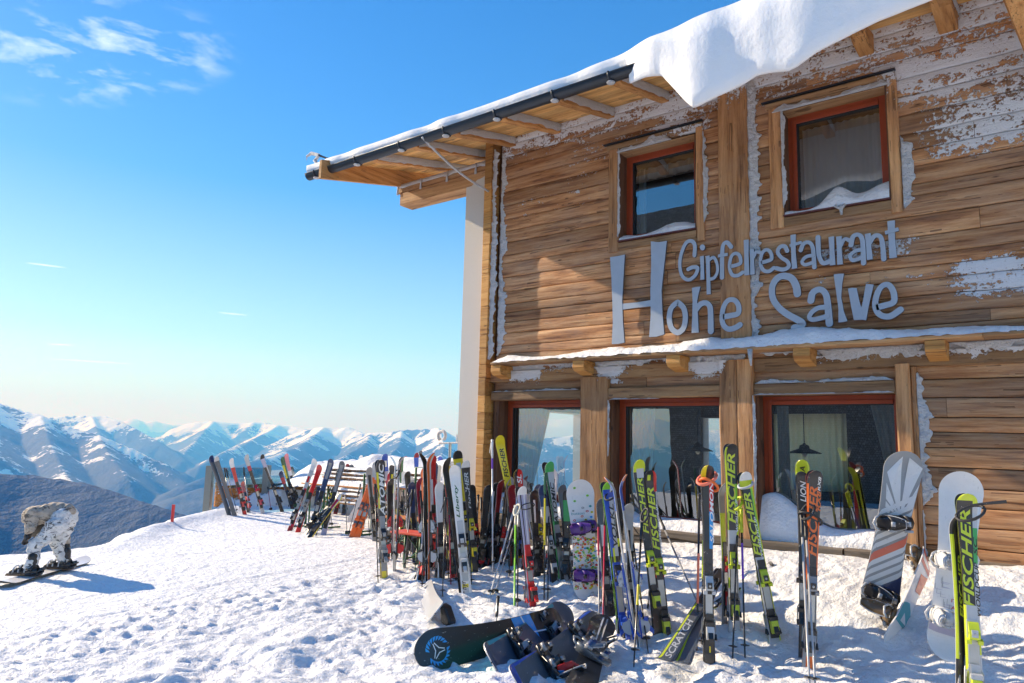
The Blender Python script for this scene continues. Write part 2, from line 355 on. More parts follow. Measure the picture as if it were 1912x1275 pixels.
def GD(X, Y):
    """lumps and prints"""
    X = np.asarray(X, float); Y = np.asarray(Y, float)
    rough = sst(-7.0, -5.6, X + .35*(Y+3))*(1-.85*sst(-1.5, -.5, Y)*sst(-5.5, -4.5, X))*(1-sst(-.5, -.05, Y))
    wx = X + .06*vnoise(X*6, Y*6, 31); wy = Y + .06*vnoise(X*6, Y*6, 32)
    l1 = np.maximum(0, .62-worley(wx*5.2, wy*5.2, 3)); l2 = np.maximum(0, .6-worley(wx*11, wy*11, 9))
    sel = sst(-.15, .45, vnoise(X*1.7, Y*1.7, 12))
    lum = rough*(.075*fbm(X*1.6, Y*1.6, 3, 4) + .038*fbm(X*5, Y*5, 5, 6, .62) + sst(0, .62, l1)*.036*sel + sst(0, .6, l2)*.020*sst(-.3, .3, vnoise(X*3.1, Y*3.1, 14)) + .016*fbm(X*14, Y*14, 3, 15))
    tr = 0
    for (x0, y0, x1, y1, d_) in TRACKS:
        L_ = math.hypot(x1-x0, y1-y0); ux, uy = (x1-x0)/L_, (y1-y0)/L_; al = (X-x0)*ux+(Y-y0)*uy; pe = (X-x0)*-uy+(Y-y0)*ux+.08*np.sin(al*.9+x0)
        w_ = sst(-.2, .3, al)*sst(L_+.2, L_-.3, al); tr = tr - d_*w_*(np.exp(-((pe-.045)/.032)**2)+np.exp(-((pe+.045)/.032)**2)-.5*np.exp(-((np.abs(pe)-.10)/.03)**2))
    fp = 0
    cx = np.round(X/.34); cy = np.round(Y/.30); ok = _h((cx.astype(int)*3) & 511, (cy.astype(int)*5) & 511, 77) > .35
    ang = _h(cx.astype(int) & 511, cy.astype(int) & 511, 78)*3; lx = X-cx*.34-.07*ang/3; ly = Y-cy*.30; rx_ = lx*np.cos(ang)+ly*np.sin(ang); ry_ = -lx*np.sin(ang)+ly*np.cos(ang)
    fp = -.011*ok*sst(1.15, .75, np.sqrt((rx_/.13)**2+(ry_/.05)**2))*sst(-8.5, -6.5, X)
    flat = tr + fp*(1-.6*rough)*sst(-.3, -.9, Y) + (1-rough)*(.016*fbm(X*3.2, Y*2.6, 3, 21) + .034*fbm(X*9, Y*10, 3, 24, .7) + .018*sst(.15, .6, fbm(X*13, Y*13, 2, 26))) * sst(.6, -1.0, Y*(X > -7))
    return lum + flat
def G(x, y): return float(G0(x, y))
def ground_at(px, py, it=8):
    z = 0.0
    for _ in range(it):
        p = at_z(px, py, z); z = .5*z + .5*G(p.x, p.y)
    p = at_z(px, py, z); return Vector((p.x, p.y, z))
def lines(segs):
    out = [segs[0][0]]
    for a, b, st in segs:
        n = max(1, int(round((b-a)/st))); out += [a+(b-a)*(i+1)/n for i in range(n)]
    return np.array(out)
gx = lines([(-46, -20, 1.3), (-20, -14, .16), (-14, -7.5, .038), (-7.5, .6, .026), (.6, 2.5, .12), (2.5, 24, 1.2)])
gy = lines([(-40, -12, 1.4), (-12, -7.2, .2), (-7.2, -.2, .028), (-.2, 3.4, .09), (3.4, 8, .3), (8, 30, 1.4)])
XX, YY = np.meshgrid(gx, gy, indexing='ij')
ZZ = G0(XX, YY) + GD(XX, YY)
me = bpy.data.meshes.new('snow_ground'); a, b = XX.shape
idx = np.arange(a*b).reshape(a, b); q = np.stack([idx[:-1, :-1], idx[1:, :-1], idx[1:, 1:], idx[:-1, 1:]], -1).reshape(-1, 4)
me.vertices.add(a*b); me.vertices.foreach_set('co', np.stack([XX, YY, ZZ], -1).ravel())
me.loops.add(q.size); me.loops.foreach_set('vertex_index', q.ravel()); me.polygons.add(len(q)); me.polygons.foreach_set('loop_start', np.arange(len(q))*4); me.polygons.foreach_set('use_smooth', np.ones(len(q), bool))
me.update(); me.validate(); me.materials.append(SNOW)
g = link('snow_ground', me); tag(g, kind='structure')
# ------------------------------------------------------------------ far mountains: ridge lines at their own distances
def P_at(px, py, km):
    d = ray(px, py); h = math.hypot(d.x, d.y); return CAM + d*(km*1000/h)
RIDGES = [   # (points (px, py, km), cross slope, noise, spread)
    ([(-700, 930, 3.4), (-300, 880, 3.2), (-120, 870, 3.1), (0, 879, 3.0), (45, 882, 3.0), (100, 890, 2.95), (150, 897, 2.9), (200, 912, 2.8), (250, 930, 2.7), (300, 945, 2.6), (360, 965, 2.5), (430, 990, 2.4)], .42, 22),
    ([(-800, 690, 13), (-400, 640, 12), (-200, 690, 11.5), (-60, 728, 11), (0, 752, 10.6), (40, 766, 10.3), (76, 772, 10.1), (110, 787, 10), (135, 798, 9.8), (184, 811, 9.5), (245, 836, 9.2), (306, 868, 8.8), (335, 893, 8.4), (355, 915, 8)], .46, 90),
    ([(76, 772, 10.1), (95, 830, 8.6), (120, 880, 7.4), (140, 910, 6.4)], .5, 70),
    ([(0, 752, 10.6), (-20, 800, 9), (-10, 850, 7.4)], .5, 70),
    ([(184, 811, 9.5), (205, 850, 8.3), (240, 890, 7.4)], .55, 60),
    ([(20, 782, 17), (60, 781, 17), (100, 777, 16.6), (147, 775, 16.3), (171, 776, 16), (196, 775, 16), (214, 782, 15.6), (232, 789, 15.2), (262, 804, 14.6), (300, 826, 13.8), (345, 856, 13)], .5, 110),
    ([(171, 776, 16), (185, 810, 14), (210, 840, 12.4)], .6, 70),
    ([(180, 783, 44), (220, 779, 44), (236, 783, 44), (251, 777, 44), (270, 784, 44), (290, 781, 44), (321, 788, 44), (350, 788, 44), (400, 790, 44)], .5, 60),
    ([(322, 812, 22), (335, 798, 22), (346, 791, 21.8), (367, 787, 21.5), (398, 785, 21.2), (428, 788, 21), (450, 789, 21), (476, 787, 20.6), (495, 788, 20.6), (519, 793, 20), (545, 794, 20), (572, 800, 19.4), (600, 812, 19)], .5, 110),
    ([(398, 785, 21.2), (372, 815, 18), (350, 838, 15.5), (330, 862, 13.6)], .55, 80),
    ([(519, 793, 20), (470, 822, 15.6), (420, 842, 13), (375, 868, 11)], .5, 90),
    ([(540, 812, 15.6), (572, 801, 15.4), (594, 796, 15.2), (606, 796, 15), (637, 799, 14.8), (649, 795, 14.6), (665, 801, 14.4), (681, 807, 14), (693, 807, 14), (705, 805, 13.8), (726, 806, 13.6), (750, 801, 13.4), (786, 800, 13.2), (818, 797, 13), (837, 807, 12.8), (851, 816, 12.6), (900, 832, 12.4), (980, 822, 12.2), (1100, 806, 12), (1400, 800, 12)], .5, 100),
    ([(606, 796, 15), (560, 832, 12), (510, 850, 10.4), (450, 866, 9), (400, 884, 8), (345, 905, 7.2)], .42, 80),
    ([(693, 807, 14), (680, 830, 11.6), (645, 850, 9.8), (600, 874, 8.4), (560, 905, 7)], .5, 80),
    ([(750, 801, 13.4), (745, 832, 10.8), (720, 858, 9), (690, 885, 7.6)], .5, 80),
    ([(818, 797, 13), (830, 835, 10), (815, 865, 8.2)], .5, 70),
    ([(600, 890, 6.2), (520, 880, 6.4), (450, 890, 6.6), (390, 905, 6.6), (330, 928, 6.4), (300, 955, 6)], .36, 40),
]
def polar(name, az0, az1, na, rr):
    az = np.linspace(az0, az1, na); A, R_ = np.meshgrid(az, rr, indexing='ij')
    X = -np.sin(A)*R_; Y = np.cos(A)*R_ + CAM.y
    wx = X + 420*fbm(X/2600, Y/2600, 3, 41); wy = Y + 420*fbm(X/2600, Y/2600, 3, 44)
    r2 = ridged(wx/1500, wy/1500, 5, 61); r3 = fbm(X/300, Y/300, 4, 71); r4 = ridged((X+.4*Y)/620, (Y-.3*X)/620, 4, 66)
    z = np.full(X.shape, -1180.0) + 60*fbm(X/1800, Y/1800, 3, 80)
    # the summit itself falls away on all sides
    z = np.maximum(z, 8 - .60*R_ + .04*R_*r3)
    fov = np.abs(A-.66) < .9
    far = 2200*sst(9000, 30000, R_)*np.where(fov, 0, 1) + np.where(fov, 0, 500)
    z = np.maximum(z, np.where(fov, -1e5, -1250 + far*(.35+.65*ridged(X/9000, Y/9000, 5, 91))))
    for pts, sl_, nz_ in RIDGES:
        P = [P_at(*p) for p in pts]
        for e_, i_ in ((-1, -2), (0, 1)):
            if len(P) < 9 or e_ == -1:
                dd = (P[e_]-P[i_]); dd.z = 0; dd.normalize(); ex_ = P[e_] + dd*max(600, (P[e_].z+1180)*2.2); ex_.z = -1190
                if e_ == -1: P.append(ex_)
                elif pts[0][2] < 7: P.insert(0, ex_)
        for i in range(len(P)-1):
            p, q_ = P[i], P[i+1]; dx, dy = q_.x-p.x, q_.y-p.y; L2 = dx*dx+dy*dy
            t = np.clip(((X-p.x)*dx+(Y-p.y)*dy)/L2, 0, 1); D_ = np.hypot(X-(p.x+t*dx), Y-(p.y+t*dy)); H = p.z+t*(q_.z-p.z)
            fall = sl_*D_ * (1 + .45*(r2-.45))
            amp = nz_*np.clip(D_/500, .10, 1)
            z = np.maximum(z, H - fall + np.clip(amp*(r2-.66)*1.7 + amp*(r4-.6)*.9, -260, 75) + .35*amp*r3 - .000012*D_*D_*.4)
    a, b = X.shape; idx = np.arange(a*b).reshape(a, b); q = np.stack([idx[:-1, :-1], idx[1:, :-1], idx[1:, 1:], idx[:-1, 1:]], -1).reshape(-1, 4)[:, ::-1]
    me = bpy.data.meshes.new(name); me.vertices.add(a*b); me.vertices.foreach_set('co', np.stack([X, Y, z], -1).ravel())
    me.loops.add(q.size); me.loops.foreach_set('vertex_index', q.ravel()); me.polygons.add(len(q)); me.polygons.foreach_set('loop_start', np.arange(len(q))*4); me.polygons.foreach_set('use_smooth', np.ones(len(q), bool))
    me.update(); me.materials.append(MOUNT); o = link(name, me); tag(o, kind='structure'); return o
def m_mount():
    t = NT('alpine_slope'); geo = t.n.new('ShaderNodeNewGeometry'); sp = t.n.new('ShaderNodeSeparateXYZ'); t.l.new(geo.outputs['Position'], sp.inputs[0])
    sn = t.n.new('ShaderNodeSeparateXYZ'); t.l.new(geo.outputs['Normal'], sn.inputs[0])
    big = t.noise(t.map((1, 1, 1)), .00075, 6, .6, .4); med = t.noise(t.co(), .004, 6, .65); fine = t.noise(t.co(), .02, 4, .65)
    alt = t.math('ADD', t.math('MULTIPLY', sp.outputs[2], .0011), .62)      # 0..1 by height
    # open snow where it is high, or in pastures cut out of the woods
    q = t.math('ADD', alt, t.math('ADD', t.math('MULTIPLY', t.math('SUBTRACT', big, .5), 2.6), t.math('MULTIPLY', t.math('SUBTRACT', med, .5), 1.6)))
    q = t.math('ADD', q, t.math('MULTIPLY', t.math('SUBTRACT', fine, .5), .9))
    ln = t.n.new('ShaderNodeVectorMath'); ln.operation = 'LENGTH'; t.l.new(geo.outputs['Position'], ln.inputs[0])
    q = t.math('SUBTRACT', q, t.math('MULTIPLY', t.math('LESS_THAN', ln.outputs['Value'], 4300), .75))
    sm = t.ramp(q, [(.52, 0), (.57, 1)])
    col = t.mix(sm, t.mix(fine, (.004, .018, .05), (.014, .045, .11)), (.80, .82, .86))
    steep = t.ramp(sn.outputs[2], [(.60, 1), (.72, 0)])
    rk = t.math('MULTIPLY', steep, t.ramp(med, [(.45, 0), (.6, 1)])); col = t.mix(t.math('MULTIPLY', rk, .75), col, (.13, .13, .14))
    b = t.bump(med, .7, 60); b = t.bump(fine, .6, 14, b)
    return t.out(col, .9, b)
MOUNT = m_mount()
rr = np.concatenate([np.geomspace(17, 1500, 26), np.linspace(1540, 4200, 60), np.linspace(4300, 23500, 205), np.linspace(24000, 52000, 48)])
polar('mountains', math.radians(14), math.radians(80), 760, rr)
polar('mountains', math.radians(80), math.radians(374), 300, np.geomspace(17, 52000, 110))
# air: one closed box of pale haze round camera and scene
hz = MB(); hz.box(-60000, 60000, -60000, 60000, -2600, 2400); ho = hz.build('haze', None if False else []); 
hm = bpy.data.materials.new('haze_air'); hm.use_nodes = True; hn = hm.node_tree.nodes; hn.clear()
pv = hn.new('ShaderNodeVolumePrincipled'); pv.inputs['Color'].default_value = (.11, .43, 1, 1); pv.inputs['Density'].default_value = 10.0e-5; pv.inputs['Anisotropy'].default_value = 0; pv.inputs['Absorption Color'].default_value = (1, 1, 1, 1)
om = hn.new('ShaderNodeOutputMaterial'); hm.node_tree.links.new(pv.outputs[0], om.inputs['Volume']); ho.data.materials.append(hm); tag(ho, kind='stuff')
def stk(a): return np.stack(np.broadcast_arrays(*a), -1)
# ================================================================== RESTAURANT BUILDING
B = empty('mountain_restaurant', loc=(-6.7, 0, 0)); B.location = (0, 0, 0)
tag(B, 'timber clad summit restaurant with snowy roof, long gutter and red framed windows', 'restaurant')
def rime_field(X, Z):
    X = np.asarray(X, float); Z = np.asarray(Z, float)
    f = .52*sst(5.35, 5.95, Z) + .25*sst(5.75, 5.95, Z)
    bl = lambda x0, x1, z0, z1, a, s=.22: a*sst(x0-s, x0+s, X)*(1-sst(x1-s, x1+s, X))*sst(z0-s*.6, z0+s*.4, Z)*(1-sst(z1-s*.4, z1+s*.6, Z))
    f = f + bl(-1.05, 9, 4.55, 5.05, .80, .3) + bl(-.9, 9, 3.12, 3.5, .85, .3) + bl(-1.4, 9, 5.15, 5.6, .72, .3) + bl(-3.0, 9, 5.45, 5.9, .18, .3) + bl(-2.1, -1.1, 3.62, 3.78, .7, .12) + bl(-2.6, -1.0, 3.3, 3.5, .35, .15)
    f = f + bl(-5.4, -3.3, 5.3, 5.6, .30) + bl(-6.3, -4.9, 4.8, 5.25, .34) + bl(-4.0, -3.1, 5.45, 5.9, .3) + bl(-1.0, 9, 3.75, 3.95, .2, .1)
    f = f + bl(-2.3, 9, 2.5, 2.72, .95, .08) + bl(-6.3, -5.7, 2.45, 2.7, .7, .1) + bl(-4.8, -4.4, 2.4, 2.7, .85, .1) + bl(-3.55, -3.1, 2.42, 2.7, .85, .1) + bl(-6.6, -3, 2.58, 2.72, .7, .06)
    f = f + bl(-2.75, -1.9, 2.33, 2.4, .6, .05)
    return f - .10*sst(3.0, 1.2, Z) 
# --- plank cladding (one wall mesh): rows of boards, clipped by the openings
OPEN = [(-4.50, -3.44, 4.25, 5.44), (-2.40, -1.33, 4.22, 5.44), (-6.50, -5.02, .62, 2.22), (-4.62, -3.13, .62, 2.22), (-2.78, -1.34, .62, 2.22)]
def planks():
    mb = MB(); mb.att = {'tone': [], 'rime': []}; rows = []; z = .60; r = random.Random(11)
    while z < 6.12:
        h = r.choice([.12, .14, .16, .175, .19, .21]); rows.append((z, min(z+h, 6.14))); z += h
    for (z0, z1) in rows:
        x = -6.50
        segs = []
        while x < 7.5:
            ln = r.uniform(2.2, 4.6); segs.append((x, min(x+ln, 7.5))); x += ln
        for (sx0, sx1) in segs:
            iv = [(sx0+.002, sx1-.002)]
            zc = (z0+z1)/2
            for (a, b, c, d) in OPEN:
                if z1 > c+.02 and z0 < d-.02:
                    nv = []
                    for (p, q) in iv:
                        if b <= p or a >= q: nv.append((p, q))
                        else:
                            if a > p: nv.append((p, a))
                            if b < q: nv.append((b, q))
                    iv = nv
            tone = r.random(); yo = -r.uniform(0, .011)
            for (p, q) in iv:
                if q-p < .02: continue
                n = max(2, int((q-p)/.07)+1); xs = np.linspace(p, q, n); H = z1-z0
                wob0 = .009*fbm(xs*2.2, xs*0+z0*9, 3, 5); wob1 = .009*fbm(xs*2.2, xs*0+z1*9, 3, 5)
                prof = [(.035, 0), (0.002, .03), (-.003, .10), (-.004, .38), (-.004, .64), (-.003, .92), (.002, .975), (.035, 1)]
                P = []
                for (dy, t) in prof:
                    zz = z0+wob0*(1-t)+wob1*t + H*t + (.003 if t == 0 else -.003 if t == 1 else 0)
                    yy = yo + dy + (.006*fbm(xs*3, zz*16, 3, 8) if .02 < t < .98 else 0)
                    P.append(stk([xs, yy+0*xs, zz]))
                P = np.array(P)
                rf = rime_field(P[..., 0], P[..., 2]); rf[5:7] += (.16+.22*vnoise(xs*2.1, xs*0+z1*5, 7))*sst(2.9, 4.6, P[5:7, :, 2])*sst(-6.2, -4.2, P[5:7, :, 0]); rf[0:2] += .10*sst(4.0, 5.0, P[0:2, :, 2])
                mb.grid(P, 0, tone=tone, rime=rf.ravel())
    return mb
planks().build('wall_cladding', WOODP, B, smooth=True)
# structural wall behind the boards: rectangles around the openings, 0.3 m thick
mb = MB(); mb.att = {'tone': [], 'rime': []}
def wallrect(x0, x1, z0, z1): mb.box(x0, x1, .03, .34, z0, z1, 0, tone=.3, rime=0.0)
zs = [(-1.0, .62), (.62, 2.22), (2.22, 4.22), (4.22, 5.44), (5.44, 6.14)]
for z0, z1 in zs:
    op = sorted((a, b) for (a, b, c, d) in OPEN if c-.06 <= z0 and d >= z1-.06 and not (z0 in (2.22,))); x = -6.56
    for a, b in op: wallrect(x, a, z0, z1); x = b
    wallrect(x, 7.5, z0, z1)
mb.build('wall_core', WOODJ, B)
# other outer walls and gable (behind)
mb = MB(); mb.box(-6.7, -6.4, .35, .72, -1, 6.1, 0); mb.box(-6.7, -6.4, .72, 2.35, -1, .85); mb.box(-6.7, -6.4, .72, 2.35, 2.12, 6.1); mb.box(-6.7, -6.4, 2.35, 7.2, -1, 6.1, 0); mb.box(7.2, 7.5, .35, 7.2, -1, 6.1, 0); mb.box(-6.4, -6.32, 6.9, 7.2, -1, 6.1); mb.box(-6.32, -5.2, 6.9, 7.2, -1, .85); mb.box(-6.32, -5.2, 6.9, 7.2, 2.25, 6.1); mb.box(-5.9, -5.2, 6.9, 7.2, .85, 2.25); mb.box(4.5, 7.2, 6.9, 7.2, -1, 6.1); mb.box(-5.2, 4.5, 6.9, 7.2, -1, 1.0); mb.box(-5.2, 4.5, 6.9, 7.2, 2.25, 6.1)
mb.build('rear_wall', PLASTER, B)
def beam(mb_, x0, x1, y0, y1, z0, z1, mat=0, n=None, ax='x', rimef=True):
    """slightly wandering hewn beam"""
    L_ = (x1-x0) if ax == 'x' else (z1-z0); n = n or max(2, int(L_/.12)); ts = np.linspace(0, 1, n+1); t_ = rnd.random(); c = .012
    ring = [(0, 0, c, 0), (0, 0, 0, c), (0, 1, 0, -c), (0, 1, c, 0), (1, 1, -c, 0), (1, 1, 0, -c), (1, 0, 0, c), (1, 0, -c, 0)]
    P = []
    for k, t in enumerate(ts):
        row = []
        for j, (a, b, da, db) in enumerate(ring):
            w = .004*float(vnoise(t*L_*2.7+j*3.1, x0*3+z0*7, 19))
            if ax == 'x': row.append((x0+t*L_, y0+(y1-y0)*a+da+w, z0+(z1-z0)*b+db+w))
            else: row.append((x0+(x1-x0)*b+db+w, y0+(y1-y0)*a+da+w, z0+t*L_))
        P.append(row)
    P = np.array(P); rf = rime_field(P[..., 0], P[..., 2]).ravel() if rimef else 0.0
    mb_.grid(P, mat, closed=True, tone=t_, rime=rf)
    mb_.add([tuple(v) for v in P[0]], [tuple(range(8))], mat, tone=t_, rime=0.0); mb_.add([tuple(v) for v in P[-1]], [tuple(range(7, -1, -1))], mat, tone=t_, rime=0.0)
def one(name, mat, *a, **k):
    m_ = MB(); m_.att = {'tone': [], 'rime': []}; beam(m_, *a, **k); return m_.build(name, mat, B)
# columns and posts
one('column', WOODV, -3.135, -2.785, -.085, .05, 2.79, 6.0, ax='z')
one('column', WOODV, -3.155, -2.955, -.105, .05, .5, 2.62, ax='z'); one('column', WOODV, -2.952, -2.775, -.10, .05, .5, 2.62, ax='z')
one('post', WOODV, -5.025, -4.615, -.085, .3, .5, 2.49, ax='z')
one('post', WOODV, -1.365, -1.235, -.09, .05, .55, 2.50, ax='z'); one('post', WOODV, -1.233, -1.185, -.055, .05, .55, 2.47, ax='z')
one('header_beam', WOODB, -6.52, -5.03, -.075, .06, 2.215, 2.335); one('header_beam', WOODB, -4.61, -3.16, -.075, .06, 2.215, 2.345); one('header_beam', WOODB, -2.77, -1.37, -.075, .06, 2.215, 2.345)
one('header_beam', WOODB, -6.58, -3.16, -.05, .05, 2.47, 2.63); one('header_beam', WOODB, -2.77, 7.4, -.05, .05, 2.47, 2.63)
# window sill beam and stone base
mbb = MB(); mbb.att = {'tone': [], 'rime': []}
for (x0, x1) in ((-6.5, -4.1), (-4.08, -1.9), (-1.88, .9), (.92, 4), (4.02, 7.4)): beam(mbb, x0, x1, -.13, .05, .585, .665+.01*rnd.random(), rimef=False); beam(mbb, x0, x1, -.10, .05, .46, .58, rimef=False)
mbb.build('sill_beam', LOGW, B)
mbs = MB(); r = random.Random(5); z = -.3
while z < .455:
    h = r.uniform(.07, .13); x = -6.6+r.uniform(0, .2)
    while x < 7.4:
        w = r.uniform(.14, .42); d = r.uniform(.0, .04); mbs.box(x, x+w-.012, -.06-d, .1, z, min(z+h-.01, .455)); x += w
    z += h
mbs.build('stone_base', STONE, B, bevel=.012)
# corner post of stacked blocks, in front of the plaster return wall
cb = MB(); cb.att = {'tone': [], 'rime': []}; z = -.2; r = random.Random(3)
while z < 6.1:
    h = r.uniform(.17, .26) if z < 3 else r.uniform(.3, .5); cb.box(-6.70, -6.565+r.uniform(-.006, .006), -.16, .1, z, min(z+h-.004, 6.12), 0, tone=r.random(), rime=0.0); z += h
cb.build('corner_post', WOODO, B, bevel=.006)
mbp = MB(); mbp.box(-7.18, -6.70, -.02, .5, -1, 5.62); mbp.build('plaster_wall', PLASTER, B)
# ledge with board, corbels
mbl = MB(); mbl.att = {'tone': [], 'rime': []}
for (x0, x1) in ((-6.36, -3.5), (-3.497, -.6), (-.597, 3.2), (3.203, 7.4)): beam(mbl, x0, x1, -.31, .0, 2.69, 2.735, rimef=False)
mbl.build('ledge', WOODB, B)
for xa in (-6.28, -4.93, -3.63, -2.19, -.98, .3, 1.6, 2.9):
    cm_ = MB(); cm_.att = {'tone': [], 'rime': []}
    poly = [(-.29, 2.688), (-.295, 2.60), (-.27, 2.575), (-.255, 2.555), (0, 2.50), (0, 2.688)]
    cm_.prism(poly, xa-.085, xa+.085, 'x', 0, tone=rnd.uniform(.5, 1), rime=-.5); cm_.build('corbel', WOODO, B, bevel=.006)
# snow on the ledge
def ledge_snow(x0, x1):
    xs = np.arange(x0, x1, .03); P = []
    hgt = .07 + .05*vnoise(xs*1.1, xs*0, 3) + .085*np.exp(-((xs+2.35)/.55)**2) + .05*np.exp(-((xs+3.3)/.3)**2) + .03*np.exp(-((xs+4.7)/.5)**2); hgt = np.maximum(hgt, .035)*sst(x0-.01, x0+.12, xs)*sst(x1+.01, x1-.1, xs)+.004
    for t in np.linspace(0, 1, 9):
        y = -.005 - t*.315; prof = [1.0, 1.0, .97, .92, .84, .74, .6, .4, .0][int(round(t*8))]
        lip = .02*vnoise(xs*9, xs*0+t*3, 6)+.008*vnoise(xs*30, xs*0+t*9, 7)
        P.append(stk([xs, y + (0 if t < .8 else lip*.7), 2.738 + hgt*prof + (lip*.7 if .1 < t < .99 else 0)*np.minimum(1, hgt*9) - (.012+.01*vnoise(xs*16, xs*0, 2) if t == 1 else 0)]))
    return MB().grid(np.array(P))
ledge_snow(-6.33, 7.4).build('ledge_snow', SNOW_F, B, smooth=True)
# --- upper windows
def window(x0, x1, z0, z1, depth, fw, gl_label=None, wname='window', sillred=True, right=True):
    w = MB(); y = depth
    w.box(x0, x0+fw, y, y+.06, z0, z1); w.box(x1-fw, x1, y, y+.06, z0, z1); w.box(x0+fw, x1-fw, y, y+.06, z1-fw, z1); w.box(x0+fw, x1-fw, y, y+.06, z0, z0+fw)
    w.box(x0+fw*.55, x0+fw, y-.018, y-.001, z0+fw*.55, z1-fw*.55); w.box(x0+fw, x1-fw, y-.018, y-.001, z1-fw, z1-fw*.55)
    fo = w.build('window', REDF, B, bevel=.005)
    g_ = MB().add([(x0+fw, y+.03, z0+fw), (x1-fw, y+.03, z0+fw), (x1-fw, y+.03, z1-fw), (x0+fw, y+.03, z1-fw)], [(0, 1, 2, 3)]).build('pane', GLASS, fo)
    s_ = MB(); s_.box(x0+fw-.001, x0+fw+.012, y-.003, y+.028, z0+fw, z1-fw); s_.box(x0+fw+.012, x1-fw, y-.003, y+.028, z1-fw-.012, z1-fw+.001); s_.build('gasket', RUBBER, fo)
    return fo
window(-4.50, -3.44, 4.25, 5.44, .16, .105); window(-2.40, -1.33, 4.22, 5.44, .16, .105)
window(-6.42, -5.02, .70, 2.22, .19, .095); window(-4.60, -3.13, .70, 2.22, .19, .095); window(-2.76, -1.34, .70, 2.22, .19, .095)
for (x0, x1, z0, z1) in ((-4.50, -3.44, 4.25, 5.44), (-2.40, -1.33, 4.22, 5.44)):
    for nm, a in (('window_trim', (x0-.15, x0-.005, -.045, .02, z0-.14, z1+.06)), ('window_trim', (x1+.005, x1+.105, -.045, .02, z0-.17, z1+.07))): one(nm, WOODV, *a, ax='z')
    one('window_trim', WOODB, x0-.002, x1+.002, -.035, .02, z0-.13, z0-.02); one('window_trim', WOODB, x0-.18, x1+.09, -.04, .02, z1+.065, z1+.14)
    d = MB(); d.box(x0-.22, x1+.10, -.065, .0, z1+.142, z1+.156); d.build('drip_strip', GUTTER, B)
    d = MB(); d.box(x0-.003, x1+.003, -.06, .16, z0-.018, z0-.003); d.build('window_sill', m_flat('sill_metal', (.14, .05, .045), .4, .2), B)
    j = MB(); j.att = {'tone': [], 'rime': []}
    j.box(x0, x0+.012, -.03, .16, z0, z1, 0, tone=.4, rime=.28); j.build('window_lining', WOODJ, B)
    j = MB(); j.att = {'tone': [], 'rime': []}; j.box(x1-.012, x1, -.03, .16, z0, z1, 0, tone=.4, rime=.1); j.build('window_lining', WOODJ, B)
    j = MB(); j.att = {'tone': [], 'rime': []}; j.box(x0+.013, x1-.013, -.03, .16, z1-.012, z1, 0, tone=.5, rime=-.3); j.build('window_lining', WOODB, B)
for (x0, x1) in ((-6.50, -6.42), (-4.615, -4.60), (-2.775, -2.76)):
    j = MB(); j.att = {'tone': [], 'rime': []}; j.box(x0, x1, -.02, .25, .62, 2.215, 0, tone=.4, rime=.12); j.build('window_lining', WOODJ, B)
# snow drifts on the sills
def drift(x0, x1, y0, y1, z0, top, name='sill_snow', par=B, seed=0):
    xs = np.linspace(x0, x1, 46); ys = np.linspace(y0, y1, 12); X, Y = np.meshgrid(xs, ys, indexing='ij'); t = (Y-y0)/(y1-y0)
    Z = z0 + top(X)*np.minimum(1, (t*1.7+.05))**.7 + .010*fbm(X*9, Y*9, 3, seed); Z[:, 0] = z0-.012
    Y2 = Y.copy(); Y2[:, 0] += .01; Y2[:, 1:3] += .012*vnoise(X[:, 1:3]*14, Y[:, 1:3], seed)
    return MB().grid(stk([X, Y2, Z])).build(name, SNOW_F, par, smooth=True)
drift(-4.49, -3.45, -.05, .17, 4.248, lambda x: .05+.10*np.exp(-((x+3.75)/.28)**2)+.04*sst(-4.2, -4.45, x))
drift(-2.39, -1.34, -.065, .17, 4.218, lambda x: .045+.20*np.exp(-((x+1.86)/.16)**2)+.17*np.exp(-((x+1.35)/.3)**2)*1.0+.03*sst(-2.2, -2.39, x))
drift(-6.48, -5.03, -.05, .2, .66, lambda x: .14+.05*vnoise(x*2, x*0, 3)+.12*sst(-5.9, -6.45, x), seed=2)
drift(-4.61, -3.16, -.06, .2, .66, lambda x: .10+.04*vnoise(x*2, x*0, 3)+.18*sst(-4.2, -4.6, x), seed=3)
drift(-2.77, -1.37, -.03, .2, .67, lambda x: .17+.30*np.exp(-((x+2.66)/.30)**2)+.03*vnoise(x*3, x*0, 3), seed=4)
# icicles
ic = MB()
ic.tube([(-1.80, -.07, 4.215), (-1.80, -.07, 4.11)], [.022, .012], 8); ic.tube([(-1.86, -.066, 4.22), (-1.80, -.072, 4.17), (-1.76, -.066, 4.22)], .018, 6); ic.build('icicle', RIME, B, smooth=True)
ic = MB(); ic.tube([(-2.72, -.31, 2.70), (-2.715, -.312, 2.60), (-2.71, -.312, 2.52)], [.03, .02, .009], 8); ic.build('icicle', RIME, B, smooth=True)
